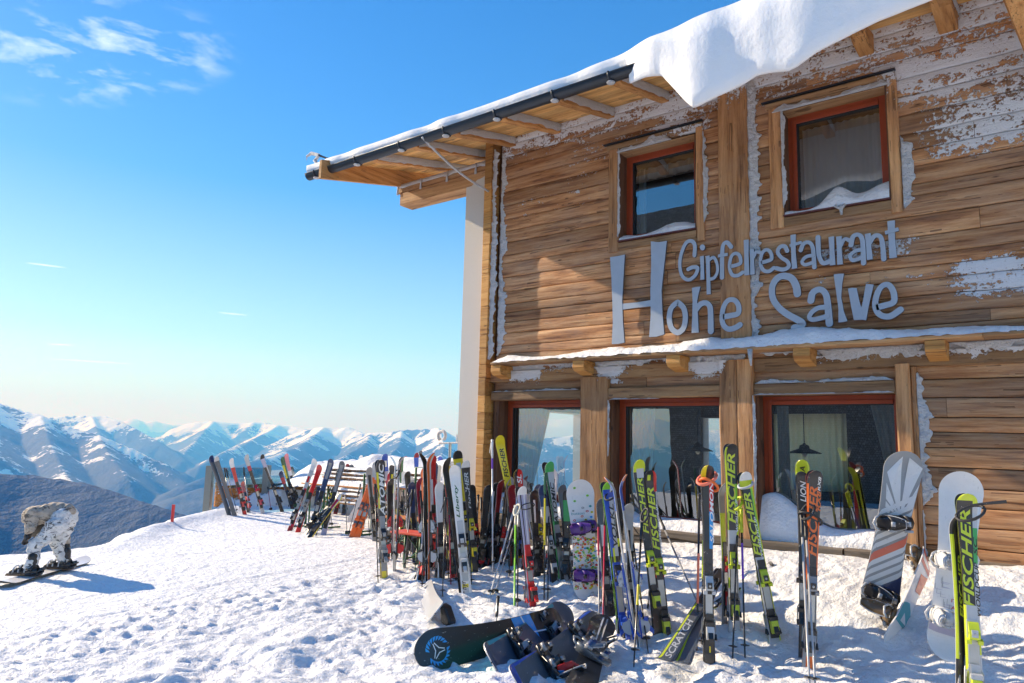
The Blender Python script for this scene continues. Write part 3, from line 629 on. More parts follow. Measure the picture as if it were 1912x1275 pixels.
# rime feathers along vertical edges
def rime_strip(x, z0, z1, w, side=1, y=-.012, seed=0, thick=.028, dens=1.0, name='edge_rime', mat=None, taper=True):
    zs = np.arange(z0, z1, .013); n = len(zs); P = []
    env = np.minimum(1, np.minimum((zs-z0)/.1, (z1-zs)/.1)+.1) if taper else np.ones(n)
    ww = w*env*(.5+.42*vnoise(zs*3.1, zs*0+seed, 3)+.35*np.maximum(0, vnoise(zs*17, zs*0+seed, 4))+.25*np.maximum(0, vnoise(zs*44, zs*0+seed, 6))); ww = np.maximum(ww, .006)
    for t in np.linspace(0, 1, 7):
        bulge = thick*(1-t)**.6*(.6+.4*vnoise(zs*20, zs*0+t*4, seed+2)); P.append(stk([x+side*ww*t, y-bulge*(1 if t < 1 else 0)+.004*t, zs + .012*vnoise(zs*40, zs*0+t*3, 5)]))
    P.insert(0, stk([x+0*zs, y+.02+0*zs, zs]))
    return MB().grid(np.array(P)).build(name, mat or RIME, B, smooth=True)
rime_strip(-6.565, 2.80, 5.97, .11, 1, -.10, 1, .04); rime_strip(-6.47, 2.85, 5.9, .13, 1, -.02, 9, .03)
rime_strip(-2.785, 2.82, 5.95, .115, 1, -.03, 2, .045); rime_strip(-3.34, 4.3, 5.45, .085, 1, -.03, 3, .03)
rime_strip(-1.215, 4.08, 4.85, .12, 1, -.02, 4, .045); rime_strip(-1.184, 1.15, 2.42, .11, 1, -.02, 5, .04); rime_strip(-1.187, .6, 1.1, .035, 1, -.04, 6, .02)
rime_strip(-4.505, 4.3, 5.5, .045, 1, -.045, 7, .02); rime_strip(-2.405, 4.3, 5.48, .05, 1, -.045, 8, .025); rime_strip(-4.61, 1.5, 2.2, .03, 1, -.085, 12, .015); rime_strip(-2.775, .9, 2.22, .03, 1, -.10, 13, .015)
def rime_bar(x0, x1, z, w, y, seed, up=1, thick=.03):
    xs = np.arange(x0, x1, .013); P = []
    ww = w*(.45+.4*vnoise(xs*3.3, xs*0+seed, 3)+.4*np.maximum(0, vnoise(xs*19, xs*0+seed, 4)))*np.minimum(1, np.minimum((xs-x0)/.08, (x1-xs)/.08)+.1); ww = np.maximum(ww, .004)
    for t in np.linspace(0, 1, 6):
        P.append(stk([xs, y-thick*(1-t)**.6*(.6+.4*vnoise(xs*20, xs*0+t*4, seed+2))*(t < 1)+.004*t, z+up*ww*t]))
    P.insert(0, stk([xs, y+.02+0*xs, z+0*xs]))
    return MB().grid(np.array(P)).build('edge_rime', RIME, B, smooth=True)
rime_bar(-4.52, -3.75, 5.445, .10, -.045, 1); rime_bar(-2.50, -1.30, 5.445, .09, -.05, 2); rime_bar(-2.76, -1.38, 2.345, .05, -.06, 3); rime_bar(-6.5, -5.05, 2.335, .035, -.07, 4)
rime_bar(-6.05, -5.1, 2.69, .055, -.052, 5, -1); rime_bar(-4.82, -3.75, 2.685, .10, -.052, 6, -1); rime_bar(-3.5, -2.85, 2.685, .16, -.052, 7, -1); rime_bar(-2.7, -2.3, 2.685, .10, -.052, 8, -1); rime_bar(-2.08, -1.1, 2.685, .15, -.052, 9, -1); rime_bar(-.88, 1.5, 2.685, .14, -.052, 10, -1)
rime_bar(-2.77, -1.37, 2.22, .02, -.078, 11, 1, .012); rime_bar(-4.6, -3.9, 2.2, .02, -.078, 14, 1, .012)
# --- roof: rafters, soffit boards, purlins, gutter
SL = .225
def zr(y): return 5.97 + SL*y          # underside of rafters
for i, xa in enumerate([-8.70, -7.92, -7.08, -6.30, -5.50, -4.64, -3.85, -3.07, -2.28, -1.50, -.70, .1, .9, 1.7, 2.5, 3.3, 4.1, 4.9, 5.7, 6.5, 7.3]):
    m_ = MB(); m_.att = {'tone': [], 'rime': []}; w_ = .055
    if i == 0:
        poly = [(-1.62, zr(-1.62)-.13), (6.5, zr(6.5)-.13), (6.5, zr(6.5)+.165), (-1.62, zr(-1.62)+.165)]; w_ = .03
    else: poly = [(-1.27, zr(-1.27)+.02), (-1.27, zr(-1.27)+.14), (6.5, zr(6.5)+.14), (6.5, zr(6.5)), (0, zr(0)-.0), (-1.2, zr(-1.2)-.005)]
    m_.prism(poly, xa-w_, xa+w_, 'x', 0, tone=rnd.uniform(.4, .9), rime=0.05 if i else -.1); m_.build('rafter', WOODR, B, bevel=.006)
    # rime on the lee side of each rafter
    if 0 < i < 14:
        ys = np.linspace(-1.22, -.02 if i > 2 else 1.2, 34); P = []
        zc = .03+.045*np.maximum(0, vnoise(ys*4, ys*0+i, 2))+.02*vnoise(ys*14, ys*0+i, 4)
        for t in (0, .25, .5, .75, 1): P.append(stk([xa+w_+.001+.010*math.sin(math.pi*t)+0*ys, ys, zr(ys)+.002+zc*(1-t)*.6+(.135)*t]))
        MB().grid(np.array(P)).build('rafter_rime', RIME, B, smooth=True)
m_ = MB(); m_.att = {'tone': [], 'rime': []}; y = -1.34
while y < 6.6:
    w_ = .115; yy = y; x = -8.72
    while x < 7.4:
        l_ = rnd.uniform(2.4, 4.4); x1 = min(x+l_, 7.4)
        vs = [(a_, b_, zr(b_)+h_) for a_ in (x, x1-.003) for b_ in (yy+.002, yy+w_-.003) for h_ in (.142, .162)]
        m_.add(vs, [(0, 1, 3, 2), (4, 6, 7, 5), (0, 4, 5, 1), (2, 3, 7, 6), (0, 2, 6, 4), (1, 5, 7, 3)], 0, tone=rnd.uniform(.3, 1), rime=float(-.25 + .55*sst(-.35, -.02, yy)*(1-sst(-.02, .1, yy)))); x = x1
    y += w_
m_.build('soffit', WOODS, B)
mp = MB(); mp.att = {'tone': [], 'rime': []}
beam(mp, -8.74, -6.6, .0, .30, 5.72, 5.86, rimef=False); beam(mp, -8.66, -6.6, -.02, .28, 5.50, 5.715, rimef=False)
mp.build('purlin', WOODB, B, bevel=.01)
prm = MB(); xs = np.arange(-8.75, -6.62, .02); P = []
for (yy, dz) in ((.06, .0), (-.005, .01), (-.02, -.035), (-.012, -.06)): P.append(stk([xs, yy+.006*vnoise(xs*8, xs*0+yy, 3), 5.865+dz-(.03*np.maximum(0, vnoise(xs*5, xs*0, 4)) if dz < 0 else 0)]))
prm.grid(np.array(P))
for xa in (-8.72, -8.18, -7.6, -7.0): prm.tube([(xa, -.02, 5.86), (xa+.005, -.03, 5.79), (xa, -.025, 5.69)], [.022, .014, .02], 6)
prm.build('purlin_rime', RIME, B, smooth=True)
# big bracket ends (purlin heads) out in front, upper right
def fat_bracket(x, y0, yend, zt, w_, h_):
    m_ = MB(); m_.att = {'tone': [], 'rime': []}
    poly = [(y0, zt), (y0, zt-h_*.6), (y0+.05, zt-h_*.85), (y0+.14, zt-h_), (yend, zt-h_*1.05), (yend, zt+.1)]
    m_.prism(poly, x-w_, x+w_, 'x', 0, tone=.6, rime=.22); return m_.build('bracket', WOODR, B, bevel=.012)
fat_bracket(-.74, -.75, .1, 6.02, .085, .17); fat_bracket(-1.50, -.42, .1, 5.99, .075, .14)
# roofing plate
rp = MB(); vs = [(a_, b_, zr(b_)+h_) for a_ in (-8.76, 7.45) for b_ in (-1.36, 6.7) for h_ in (.17, .20)]
rp.add(vs, [(0, 1, 3, 2), (4, 6, 7, 5), (0, 4, 5, 1), (2, 3, 7, 6), (0, 2, 6, 4), (1, 5, 7, 3)]); rp.build('roof_plate', GUTTER, B)
GY, GZ, GR = -1.44, 5.69, .078
gm_ = MB(); xs = [-9.22, -3.32]; P = []
for x in np.linspace(xs[0], xs[1], 30):
    P.append([(x, GY+GR*math.cos(a_), GZ+GR*math.sin(a_)) for a_ in np.linspace(math.pi*.98, 2*math.pi*1.01, 12)] + [(x, GY+(GR-.006)*math.cos(a_), GZ+(GR-.006)*math.sin(a_)) for a_ in np.linspace(2*math.pi*1.01, math.pi*.98, 12)])
gm_.grid(np.array(P), closed=True); gm_.add([tuple(p) for p in P[0][:12]], [tuple(range(12))]); gm_.add([tuple(p) for p in P[-1][:12]], [tuple(range(11, -1, -1))])
gm_.tube([(xs[0], GY-GR, GZ+.004), (xs[1], GY-GR, GZ+.004)], .009, 6)
go = gm_.build('gutter', GUTTER, B, smooth=True)
for x in (-9.0, -8.05, -7.12, -6.28, -5.42, -4.55, -3.8):
    hb = MB(); hb.tube([(x, GY+(GR+.006)*math.cos(a_), GZ+(GR+.006)*math.sin(a_)) for a_ in np.linspace(math.pi*.93, 2*math.pi*1.02, 12)], .013, 6); hb.ball((x, GY-.02, GZ-GR-.012), (.05, .05, .018), 1)
    hb.build('gutter_bracket', [GUTTER, RIME], go, smooth=True)
# snow lying on the roof and curling over the eave
def zb(X):     # lowest edge of the overhanging cornice
    pts = [(1165, 148), (1200, 140), (1232, 138), (1258, 166), (1276, 186), (1292, 199), (1310, 192), (1340, 176), (1385, 152), (1410, 137), (1440, 132), (1470, 130), (1488, 123), (1523, 98), (1560, 76), (1592, 59), (1639, 36), (1690, 16), (1727, 3), (1790, -22), (1900, -60)]
    w = [at_y(px_, py_, -1.56) for px_, py_ in pts]; return np.interp(X, [p.x for p in w], [p.z for p in w], left=5.74, right=5.62)
xs = np.concatenate([np.arange(-9.26, -3.7, .05), np.arange(-3.7, 0.4, .022), np.arange(.4, 7.4, .1)]); P = []
zt_edge = 5.80 + .03*vnoise(xs*1.9, xs*0, 3) + .015*vnoise(xs*6, xs*0, 4) + .30*sst(-4.6, -2.6, xs)*1.0; over = sst(-3.78, -3.0, xs)
zlow = np.where(xs < -3.72, GZ+GR*.35, zb(xs)); th = .09+.20*sst(-4.9, -1.4, xs)
zin = 5.69 + .0*xs
secs = [(6.6, zr(6.6)+.2+th), (3, zr(3)+.2+th), (1, zr(1)+.2+th), (0, zr(0)+.2+th), (-.7, zr(-.7)+.19+th)]
for (y, z) in secs: P.append(stk([xs, y+0*xs, z+.03*vnoise(xs*.9, xs*0+y, 6)]))
P.append(stk([xs, -1.15-.02*over, zr(-1.15)+.17+th*.92+.02*vnoise(xs*2.5, xs*0, 6)]))
yo = -1.46-.10*over+.02*vnoise(xs*3, xs*0, 9)*(1+over)
ztop = zr(-1.4)+.15+th*.75
P.append(stk([xs, yo+.05, ztop])); 
P.append(stk([xs, yo-.09*over, ztop-.06*over-.02]))
mid1 = ztop*.66+zlow*.34; mid2 = ztop*.33+zlow*.67
P.append(stk([xs, yo-.11*over+.012*over*vnoise(xs*2.4, xs*0, 12), mid1]))
P.append(stk([xs, yo-.09*over+.015*over*vnoise(xs*2.4, xs*0, 13), ztop*.5+zlow*.5]))
P.append(stk([xs, yo-.07*over, mid2])); P.append(stk([xs, yo-.045*over+.02, mid2*.45+zlow*.55]))
P.append(stk([xs, yo-.02*over+.015, zlow+.012])); P.append(stk([xs, yo+.03, zlow])); P.append(stk([xs, yo+.08*over+.05, zlow+.03+.04*over])); P.append(stk([xs, np.minimum(-1.36+.02*over, 0)+0*xs, np.maximum(zlow+.05, zr(-1.36)+.16)]))
MB().grid(np.array(P)).build('roof_snow', SNOW_R, B, smooth=True)
# iced bits at the far verge, hanging frozen cable
vb = MB(); q_ = [at_y(x_, y_, -1.15) for x_, y_ in ((573, 292), (582, 286), (596, 290), (612, 296), (632, 299), (588, 300), (596, 312), (580, 300))]
vb.tube([q_[0], q_[1], q_[2]], [.018, .03, .03], 7, 1); vb.tube([q_[2], q_[5], q_[6]], [.022, .035, .02], 7, 1); vb.tube([q_[2], q_[3], q_[4]], [.02, .016, .012], 6, 0); vb.tube([q_[3], q_[6]], [.02, .03], 6, 1); vb.tube([q_[0], q_[0]+Vector((0, 0, -.07))], [.012, .004], 6, 1); vb.build('verge_bracket', [GUTTER, RIME], B)
cp = at_y(788, 256, -1.52); cq = at_y(912, 357, -.16)
cb_ = MB(); pts = []
for t in np.linspace(0, 1, 12): p = cp.lerp(cq, t); p.z -= .07*math.sin(math.pi*t); pts.append(p)
cb_.tube(pts, .017, 7); tag(cb_.build('frozen_cable', RIME, None, smooth=True), 'ice coated cable hanging from the gutter to the corner post', 'cable')
# timber brace in the top right corner
p = at_y(1868, -20, -.85); q = at_y(1925, 122, -.30)
bmb = MB(); bmb.att = {'tone': [], 'rime': []}; d = (q-p).normalized(); side = Vector((d.z, 0, -d.x)); 
if side.x < 0: side = -side
p = p - d*.35; q = q + d*(.26/max(.05, d.y))
vs = [v + side*a_ + Vector((0, b_, 0)) for v in (p, q) for a_ in (0, .22) for b_ in (0, .14)]
bmb.add(vs, [(0, 1, 3, 2), (4, 6, 7, 5), (0, 4, 5, 1), (2, 3, 7, 6), (0, 2, 6, 4), (1, 5, 7, 3)], 0, tone=.9, rime=.1); bmb.build('brace', WOODR, B, bevel=.006)
# --- interior: room, curtains, lamps
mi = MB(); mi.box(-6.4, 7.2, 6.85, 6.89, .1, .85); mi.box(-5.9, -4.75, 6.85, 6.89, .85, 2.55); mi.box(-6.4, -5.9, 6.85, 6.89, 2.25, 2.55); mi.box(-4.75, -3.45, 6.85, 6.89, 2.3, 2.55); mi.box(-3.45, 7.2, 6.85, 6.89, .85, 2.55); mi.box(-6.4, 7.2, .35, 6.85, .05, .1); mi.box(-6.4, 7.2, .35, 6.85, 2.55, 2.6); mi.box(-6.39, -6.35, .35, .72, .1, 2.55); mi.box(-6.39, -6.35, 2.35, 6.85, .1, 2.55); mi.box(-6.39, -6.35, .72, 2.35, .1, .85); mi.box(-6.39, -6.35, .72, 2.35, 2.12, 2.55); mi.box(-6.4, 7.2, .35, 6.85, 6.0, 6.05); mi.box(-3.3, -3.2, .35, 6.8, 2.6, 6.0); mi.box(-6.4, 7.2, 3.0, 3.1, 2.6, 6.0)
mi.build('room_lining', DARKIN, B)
def curtain(p0, p1, z0, z1, folds, amp, mat, name='curtain', gather=None):
    n = folds*8; P = []
    for t in np.linspace(0, 1, 12):
        z = z1+(z0-z1)*t; row = []
        for i in range(n+1):
            u = i/n; k = 1.0 if gather is None else gather(t); x = p0[0]+(p1[0]-p0[0])*u*k; y = p0[1]+(p1[1]-p0[1])*u*k
            row.append((x+.3*amp*math.sin(u*7+t*2), y+amp*math.sin(u*folds*2*math.pi+.6*math.sin(t*3))*(.7+.3*math.sin(u*17)), z))
        P.append(row)
    return MB().grid(np.array(P)).build(name, mat, B, smooth=True)
def trans(name, col):
    t = NT(name); tr = t.n.new('ShaderNodeBsdfTranslucent'); tr.inputs[0].default_value = (*col, 1); df = t.n.new('ShaderNodeBsdfDiffuse'); df.inputs[0].default_value = (*col, 1); mx = t.n.new('ShaderNodeMixShader'); mx.inputs[0].default_value = .5
    t.l.new(tr.outputs[0], mx.inputs[1]); t.l.new(df.outputs[0], mx.inputs[2]); t.l.new(mx.outputs[0], t.n['Material Output'].inputs[0]); return t.mat
CUR_Y = trans('yellow_curtain', (.95, .86, .52)); CUR_G = trans('sheer_curtain', (.85, .87, .9))
curtain((-6.33, .32), (-5.85, .34), .7, 2.14, 7, .02, CURT, gather=lambda t: 1.15-.75*t)
curtain((-4.5, .32), (-4.2, .34), .8, 2.14, 4, .02, CURT, gather=lambda t: 1.1-.3*t)
curtain((-2.65, .32), (-2.53, .34), .8, 2.14, 3, .018, CURT); curtain((-1.40, .34), (-1.66, .33), .75, 2.14, 5, .02, CURT, gather=lambda t: 1.1-.95*t)
curtain((-2.28, .34), (-1.4, .34), 4.2, 5.32, 11, .018, CUR_G); curtain((-4.40, .32), (-4.30, .34), 4.2, 5.3, 3, .02, CURT)
curtain((-4.35, .36), (-3.5, .34), 5.14, 5.3, 6, .03, CURT, 'valance')
curtain((-4.85, 6.7), (-3.4, 6.7), .85, 2.32, 12, .03, CUR_Y)
def lamp(px_, py_, Y, label):
    c = at_y(px_, py_, Y); t_ = empty('pendant_lamp', loc=c); tag(t_, label, 'lamp')
    m_ = MB(); prof = [(.012, .10), (.02, .085), (.055, .07), (.065, .03), (.12, .01), (.20, -.02), (.205, -.032)]
    P = [[(r_*math.cos(a_), r_*math.sin(a_), z) for a_ in np.linspace(0, 2*math.pi, 20, endpoint=False)] for r_, z in prof]
    m_.grid(np.array(P), closed=True).build('lamp_shade', RUBBER, t_, smooth=True)
    MB().tube([(0, 0, .1), (0, 0, 2.5-c.z)], .006, 5).build('cord', RUBBER, t_)
    MB().ball((0, 0, -.03), (.035, .035, .045)).build('bulb', m_flat('bulb_glass', (.8, .8, .75), .2), t_, smooth=True)
lamp(1303, 838, 1.6, 'black pendant lamp hanging inside the middle ground floor window'); lamp(1502, 842, 1.6, 'black pendant lamp hanging inside the right ground floor window')
# ================================================================== SIGN: cut metal letters standing off the wall
SG = empty('restaurant_sign', loc=(0, 0, 0)); tag(SG, 'blue grey metal lettering Gipfelrestaurant Hohe Salve fixed to the timber wall', 'sign')
SY = -.10; _k = [0]
def zp(x, y):
    p = at_y(1100+x/3.084, 380+y/3.084, SY); return (p.x, p.z)
def catmull(pts, n=7):
    P = [Vector((*p, 0)) for p in pts]; out = []
    for i in range(len(P)-1):
        p0 = P[max(i-1, 0)]; p1 = P[i]; p2 = P[i+1]; p3 = P[min(i+2, len(P)-1)]
        for k in range(n):
            t = k/n; out.append(.5*((2*p1)+(p2-p0)*t+(2*p0-5*p1+4*p2-p3)*t*t+(3*p1-p0-3*p2+p3)*t**3))
    out.append(P[-1]); return [(v.x, v.y) for v in out]
def slab(mb, poly, y, th):
    """poly in x,z -> plate with dark returns and a small light lip"""
    n = len(poly); vs = [(x, y, z) for x, z in poly]+[(x, y+th, z) for x, z in poly]
    mb.add(vs, [tuple(range(n))]+[(i, (i+1) % n, n+(i+1) % n, n+i) for i in range(n)]+[tuple(range(2*n-1, n-1, -1))], [0]+[1]*n+[1])
def stroke(mb, pts, w, straight=False, closed=False):
    _k[0] += 1; y = SY + .0012*(_k[0] % 5)
    c = pts if straight else catmull(pts); c = [zp(*p) for p in c]; w = w*.93/3.084/FPX*8.6/2; L_, R_ = [], []; m = len(c)
    for i, p in enumerate(c):
        if closed: a = c[(i-1) % (m-1)]; b = c[(i+1) % (m-1)] if i < m-1 else c[1]
        else: a = c[max(i-1, 0)]; b = c[min(i+1, m-1)]
        d = Vector((b[0]-a[0], b[1]-a[1])).normalized(); ww = w*(1.0 if closed else (.92+.16*abs(2*i/(m-1)-1)))
        L_.append((p[0]-d.y*ww, p[1]+d.x*ww)); R_.append((p[0]+d.y*ww, p[1]-d.x*ww))
    if not closed and not straight:    # rounded ends
        def cap(a, b): 
            ca = Vector(((a[0]+b[0])/2, (a[1]+b[1])/2)); v = Vector((a[0]-ca.x, a[1]-ca.y)); return [(ca.x+math.cos(t)*v.x+math.sin(t)*v.y, ca.y+math.cos(t)*v.y-math.sin(t)*v.x) for t in (-.6, -1.1, -1.57, -2.05, -2.55)] 
        slab_pts = None
    n = m; th = .028
    vs = [(x, y, z) for x, z in L_]+[(x, y, z) for x, z in R_]+[(x, y+th, z) for x, z in L_]+[(x, y+th, z) for x, z in R_]
    fs = []; ms = []
    for i in range(n-1):
        fs += [(i, i+1, n+i+1, n+i), (2*n+i, 2*n+i+1, i+1, i), (n+i, n+i+1, 3*n+i+1, 3*n+i), (3*n+i, 3*n+i+1, 2*n+i+1, 2*n+i)]; ms += [0, 1, 1, 1]
    if not closed: fs += [(0, n, 3*n, 2*n), (n-1, 2*n-1, 4*n-1, 3*n-1)]; ms += [1, 1]
    mb.add(vs, fs, ms)
    if not closed and not straight:
        for e in (0, -1):
            cx = (L_[e][0]+R_[e][0])/2; cz = (L_[e][1]+R_[e][1])/2; rr_ = math.hypot(L_[e][0]-cx, L_[e][1]-cz)
            slab(mb, [(cx+rr_*math.cos(a), cz+rr_*math.sin(a)) for a in np.linspace(0, 2*math.pi, 14, endpoint=False)], y+.0006, th-.002)
def poly(mb, pts): _k[0] += 1; slab(mb, [zp(*p) for p in pts], SY+.0012*(_k[0] % 5), .028)
LET = [
 ('p', [(120, 308), (160, 303), (205, 293), (197, 430), (190, 560), (194, 680), (203, 800), (165, 808), (130, 808), (136, 680), (133, 560), (128, 430)], 'p', [(355, 217), (400, 222), (447, 214), (432, 350), (416, 500), (422, 640), (432, 752), (388, 766), (345, 768), (354, 640), (352, 500), (357, 350)], 's', [(165, 596), (270, 584), (380, 570)], 38),
 ('c', [(508, 567), (472, 600), (460, 655), (472, 715), (508, 742), (542, 715), (553, 655), (542, 600), (508, 567)], 34),
 ('p', [(592, 486), (614, 480), (641, 478), (630, 520), (622, 560), (626, 640), (631, 742), (590, 745), (594, 640), (596, 560)], 'c2', [(610, 615), (640, 580), (672, 572), (694, 592), (699, 640), (700, 735)], 34),
 ('c2', [(770, 652), (812, 645), (856, 632), (860, 590), (838, 557), (800, 557), (774, 595), (764, 655), (774, 700), (802, 722), (838, 716), (868, 698)], 31),
 ('c2', [(1198, 518), (1190, 470), (1162, 428), (1116, 416), (1078, 434), (1054, 478), (1056, 540), (1086, 592), (1136, 634), (1190, 664), (1226, 688), (1210, 712), (1182, 716)], 38),
 ('c2', [(1276, 558), (1288, 512), (1330, 494), (1362, 522), (1374, 590), (1382, 690)], 35, 'c2', [(1368, 596), (1322, 600), (1286, 622), (1268, 652), (1284, 668), (1330, 660), (1370, 648)], 26),
 ('p', [(1408, 408), (1436, 404), (1467, 403), (1456, 470), (1452, 540), (1466, 620), (1487, 676), (1462, 682), (1435, 684), (1436, 610), (1424, 520)]),
 ('p', [(1490, 490), (1514, 484), (1540, 487), (1556, 560), (1584, 668), (1524, 670), (1506, 580)], 's', [(1616, 464), (1596, 560), (1572, 668)], 36),
 ('c2', [(1652, 598), (1700, 586), (1752, 566), (1752, 510), (1724, 468), (1684, 476), (1654, 530), (1648, 596), (1676, 640), (1732, 648), (1792, 610)], 30),
 ('c2', [(606, 298), (608, 240), (590, 216), (558, 226), (530, 290), (522, 360), (538, 420), (576, 438), (612, 410), (624, 372), (598, 366), (570, 378)], 23),
 ('s', [(649, 302), (651, 370), (652, 438)], 24, 'o', (652, 252), 15),
 ('s', [(682, 300), (685, 400), (688, 522)], 24, 'c2', [(692, 322), (716, 310), (734, 340), (738, 390), (720, 425), (692, 436)], 19),
 ('c2', [(816, 248), (794, 224), (772, 236), (765, 290), (764, 425)], 25, 's', [(742, 302), (798, 292)], 17),
 ('c2', [(814, 362), (846, 354), (872, 340), (866, 300), (842, 286), (818, 306), (808, 362), (822, 408), (854, 414), (884, 396)], 21),
 ('s', [(904, 208), (905, 300), (908, 412)], 28),
 ('s', [(936, 262), (938, 330), (940, 408)], 25, 'c2', [(944, 308), (962, 278), (990, 284)], 20),
 ('c2', [(990, 340), (1022, 332), (1050, 318), (1044, 280), (1018, 266), (994, 290), (986, 342), (1002, 382), (1034, 390), (1064, 370)], 21),
 ('c2', [(1140, 272), (1126, 246), (1098, 250), (1086, 280), (1106, 310), (1142, 334), (1148, 364), (1116, 380), (1078, 372)], 22),
 ('s', [(1174, 178), (1176, 280), (1182, 374)], 27, 's', [(1154, 242), (1224, 222)], 16),
 ('c2', [(1218, 268), (1234, 230), (1268, 224), (1288, 260), (1296, 366)], 22, 'c2', [(1290, 298), (1250, 306), (1226, 334), (1244, 352), (1290, 338)], 19),
 ('c2', [(1318, 194), (1322, 290), (1344, 340), (1382, 334)], 25, 's', [(1394, 190), (1398, 270), (1402, 354)], 27),
 ('s', [(1438, 188), (1440, 270), (1444, 350)], 27, 'c2', [(1446, 242), (1470, 204), (1500, 212)], 20),
 ('c2', [(1508, 238), (1520, 190), (1552, 180), (1574, 214), (1580, 342)], 24, 'c2', [(1574, 264), (1534, 272), (1504, 298), (1518, 326), (1572, 310)], 20),
 ('s', [(1604, 172), (1610, 250), (1616, 322)], 27, 'c2', [(1614, 224), (1642, 186), (1676, 190), (1690, 240), (1696, 318)], 24),
 ('s', [(1738, 98), (1742, 200), (1750, 312)], 33, 's', [(1704, 168), (1782, 146)], 18),
]
for L_ in LET:
    mb = MB(); i = 0
    while i < len(L_):
        if L_[i] == 'p': poly(mb, L_[i+1]); i += 2
        elif L_[i] == 's': stroke(mb, L_[i+1], L_[i+2], True); i += 3
        elif L_[i] == 'c': stroke(mb, L_[i+1], L_[i+2], closed=True); i += 3
        elif L_[i] == 'c2': stroke(mb, L_[i+1], L_[i+2]); i += 3
        elif L_[i] == 'o':
            c_ = L_[i+1]; slab(mb, [zp(c_[0]+L_[i+2]*math.cos(a), c_[1]+L_[i+2]*1.15*math.sin(a)) for a in np.linspace(0, 2*math.pi, 16, endpoint=False)], SY+.001, .028); i += 3
    # studs to the wall
    xs_ = [v[0] for v in mb.v]; zs_ = [v[2] for v in mb.v]
    mb.build('letter', [SIGNM, SIGNS], SG)
# ================================================================== CHAPEL behind the photographer (seen in the panes)
def m_shingle():
    t = NT('wood_shingle'); br = t.n.new('ShaderNodeTexBrick'); t.l.new(t.map((1, 1, 1), (math.radians(90), 0, 0)), br.inputs[0]); br.inputs['Scale'].default_value = 5.5; br.inputs['Mortar Size'].default_value = .03; br.inputs['Brick Width'].default_value = .45; br.inputs['Row Height'].default_value = .42
    br.inputs['Color1'].default_value = (.26, .24, .22, 1); br.inputs['Color2'].default_value = (.14, .125, .11, 1); br.inputs['Mortar'].default_value = (.02, .02, .02, 1)
    n = t.noise(t.co(), 6, 5, .7); c = t.mix(t.ramp(n, [(.6, 0), (.72, 1)]), br.outputs[0], (.35, .35, .35))
    return t.out(c, .9, t.bump(br.outputs[0], .6, .03))
SHG = m_shingle()
CH = empty('chapel', loc=(-8, -17, 0)); tag(CH, 'grey shingled summit chapel reflected in the restaurant windows', 'chapel')
def chp(name, mat, *boxes):
    m_ = MB()
    for b in boxes: m_.box(b[0]+8, b[1]+8, b[2]+17, b[3]+17, b[4], b[5])
    return m_.build(name, mat, CH)
chp('wall', SHG, (-12.2, -9.9, -17.6, -17.2, -1, 5.2), (-8.9, -1.5, -17.6, -17.2, -1, 5.2), (-9.9, -8.9, -17.6, -17.2, 2.55, 5.2), (-15.6, -15.1, -17.6, -17.2, -1, 5.2), (-18.2, -12.2, -17.6, -17.2, 3.05, 5.2))
chp('side_wall', SHG, (-1.9, -1.5, -24, -17.6, -1, 5.2), (-1.9, -12.2, -24.4, -24, -1, 5.2))
m_ = MB(); m_.add([(x+8, y+17, z) for x, y, z in [(-18.8, -16.7, 4.9), (-.9, -16.7, 4.9), (-3.4, -20.6, 12.2), (-16.2, -20.6, 12.2), (-.9, -24.6, 4.9), (-18.8, -24.6, 4.9)]], [(0, 1, 2, 3), (3, 2, 4, 5), (0, 3, 5), (1, 4, 2)]); m_.build('roof', SHG, CH)
# ================================================================== TERRACE beyond the corner
def pole_box(name, px, y0, y1, w, label, mat, zb_=None):
    b = at_z(px, y1, .0); t_ = at_y(px, y0, b.y); m_ = MB(); m_.box(-w/2, w/2, -w/2, w/2, -.3, t_.z-b.z); o = m_.build(name, mat, None, bevel=.008); o.location = b; return o, b, t_
FP = []
for px, y0, y1, lab in ((387, 869, 946, 'grey metal glazing post at the far left end of the terrace barrier'), (494, 868, 944, 'grey metal glazing post in the middle of the terrace barrier'), (573, 872, 936, 'grey metal glazing post partly hidden behind the red skis')):
    o, b, t_ = pole_box('barrier_post', px, y0, y1, .15 if px < 500 else .08, lab, m_flat('zinc_post', (.20, .22, .22), .5, .3)); o.rotation_euler.z = math.radians(35); tag(o, lab, 'post', 'posts of the glass wind barrier'); FP.append((b, t_))
for i in range(2):
    (b0, t0), (b1, t1) = FP[i], FP[i+1]; m_ = MB(); a = Vector((b0.x, b0.y, .42)); c = Vector((b1.x, b1.y, .42)); h = min(t0.z, t1.z)-.04; n_ = (c-a).cross(Vector((0, 0, 1))).normalized()*.012
    vs = [a-n_, c-n_, Vector((c.x, c.y, h))-n_, Vector((a.x, a.y, h))-n_, a+n_, c+n_, Vector((c.x, c.y, h))+n_, Vector((a.x, a.y, h))+n_]
    m_.add(vs, [(0, 1, 2, 3), (7, 6, 5, 4), (0, 4, 5, 1), (3, 2, 6, 7), (1, 5, 6, 2), (0, 3, 7, 4)]); o = m_.build('glass_panel', CLEAR, None)
    tag(o, ('clear wind barrier pane between the two left posts', 'clear wind barrier pane right of the middle post')[i], 'glass panel', 'panes of the wind barrier')
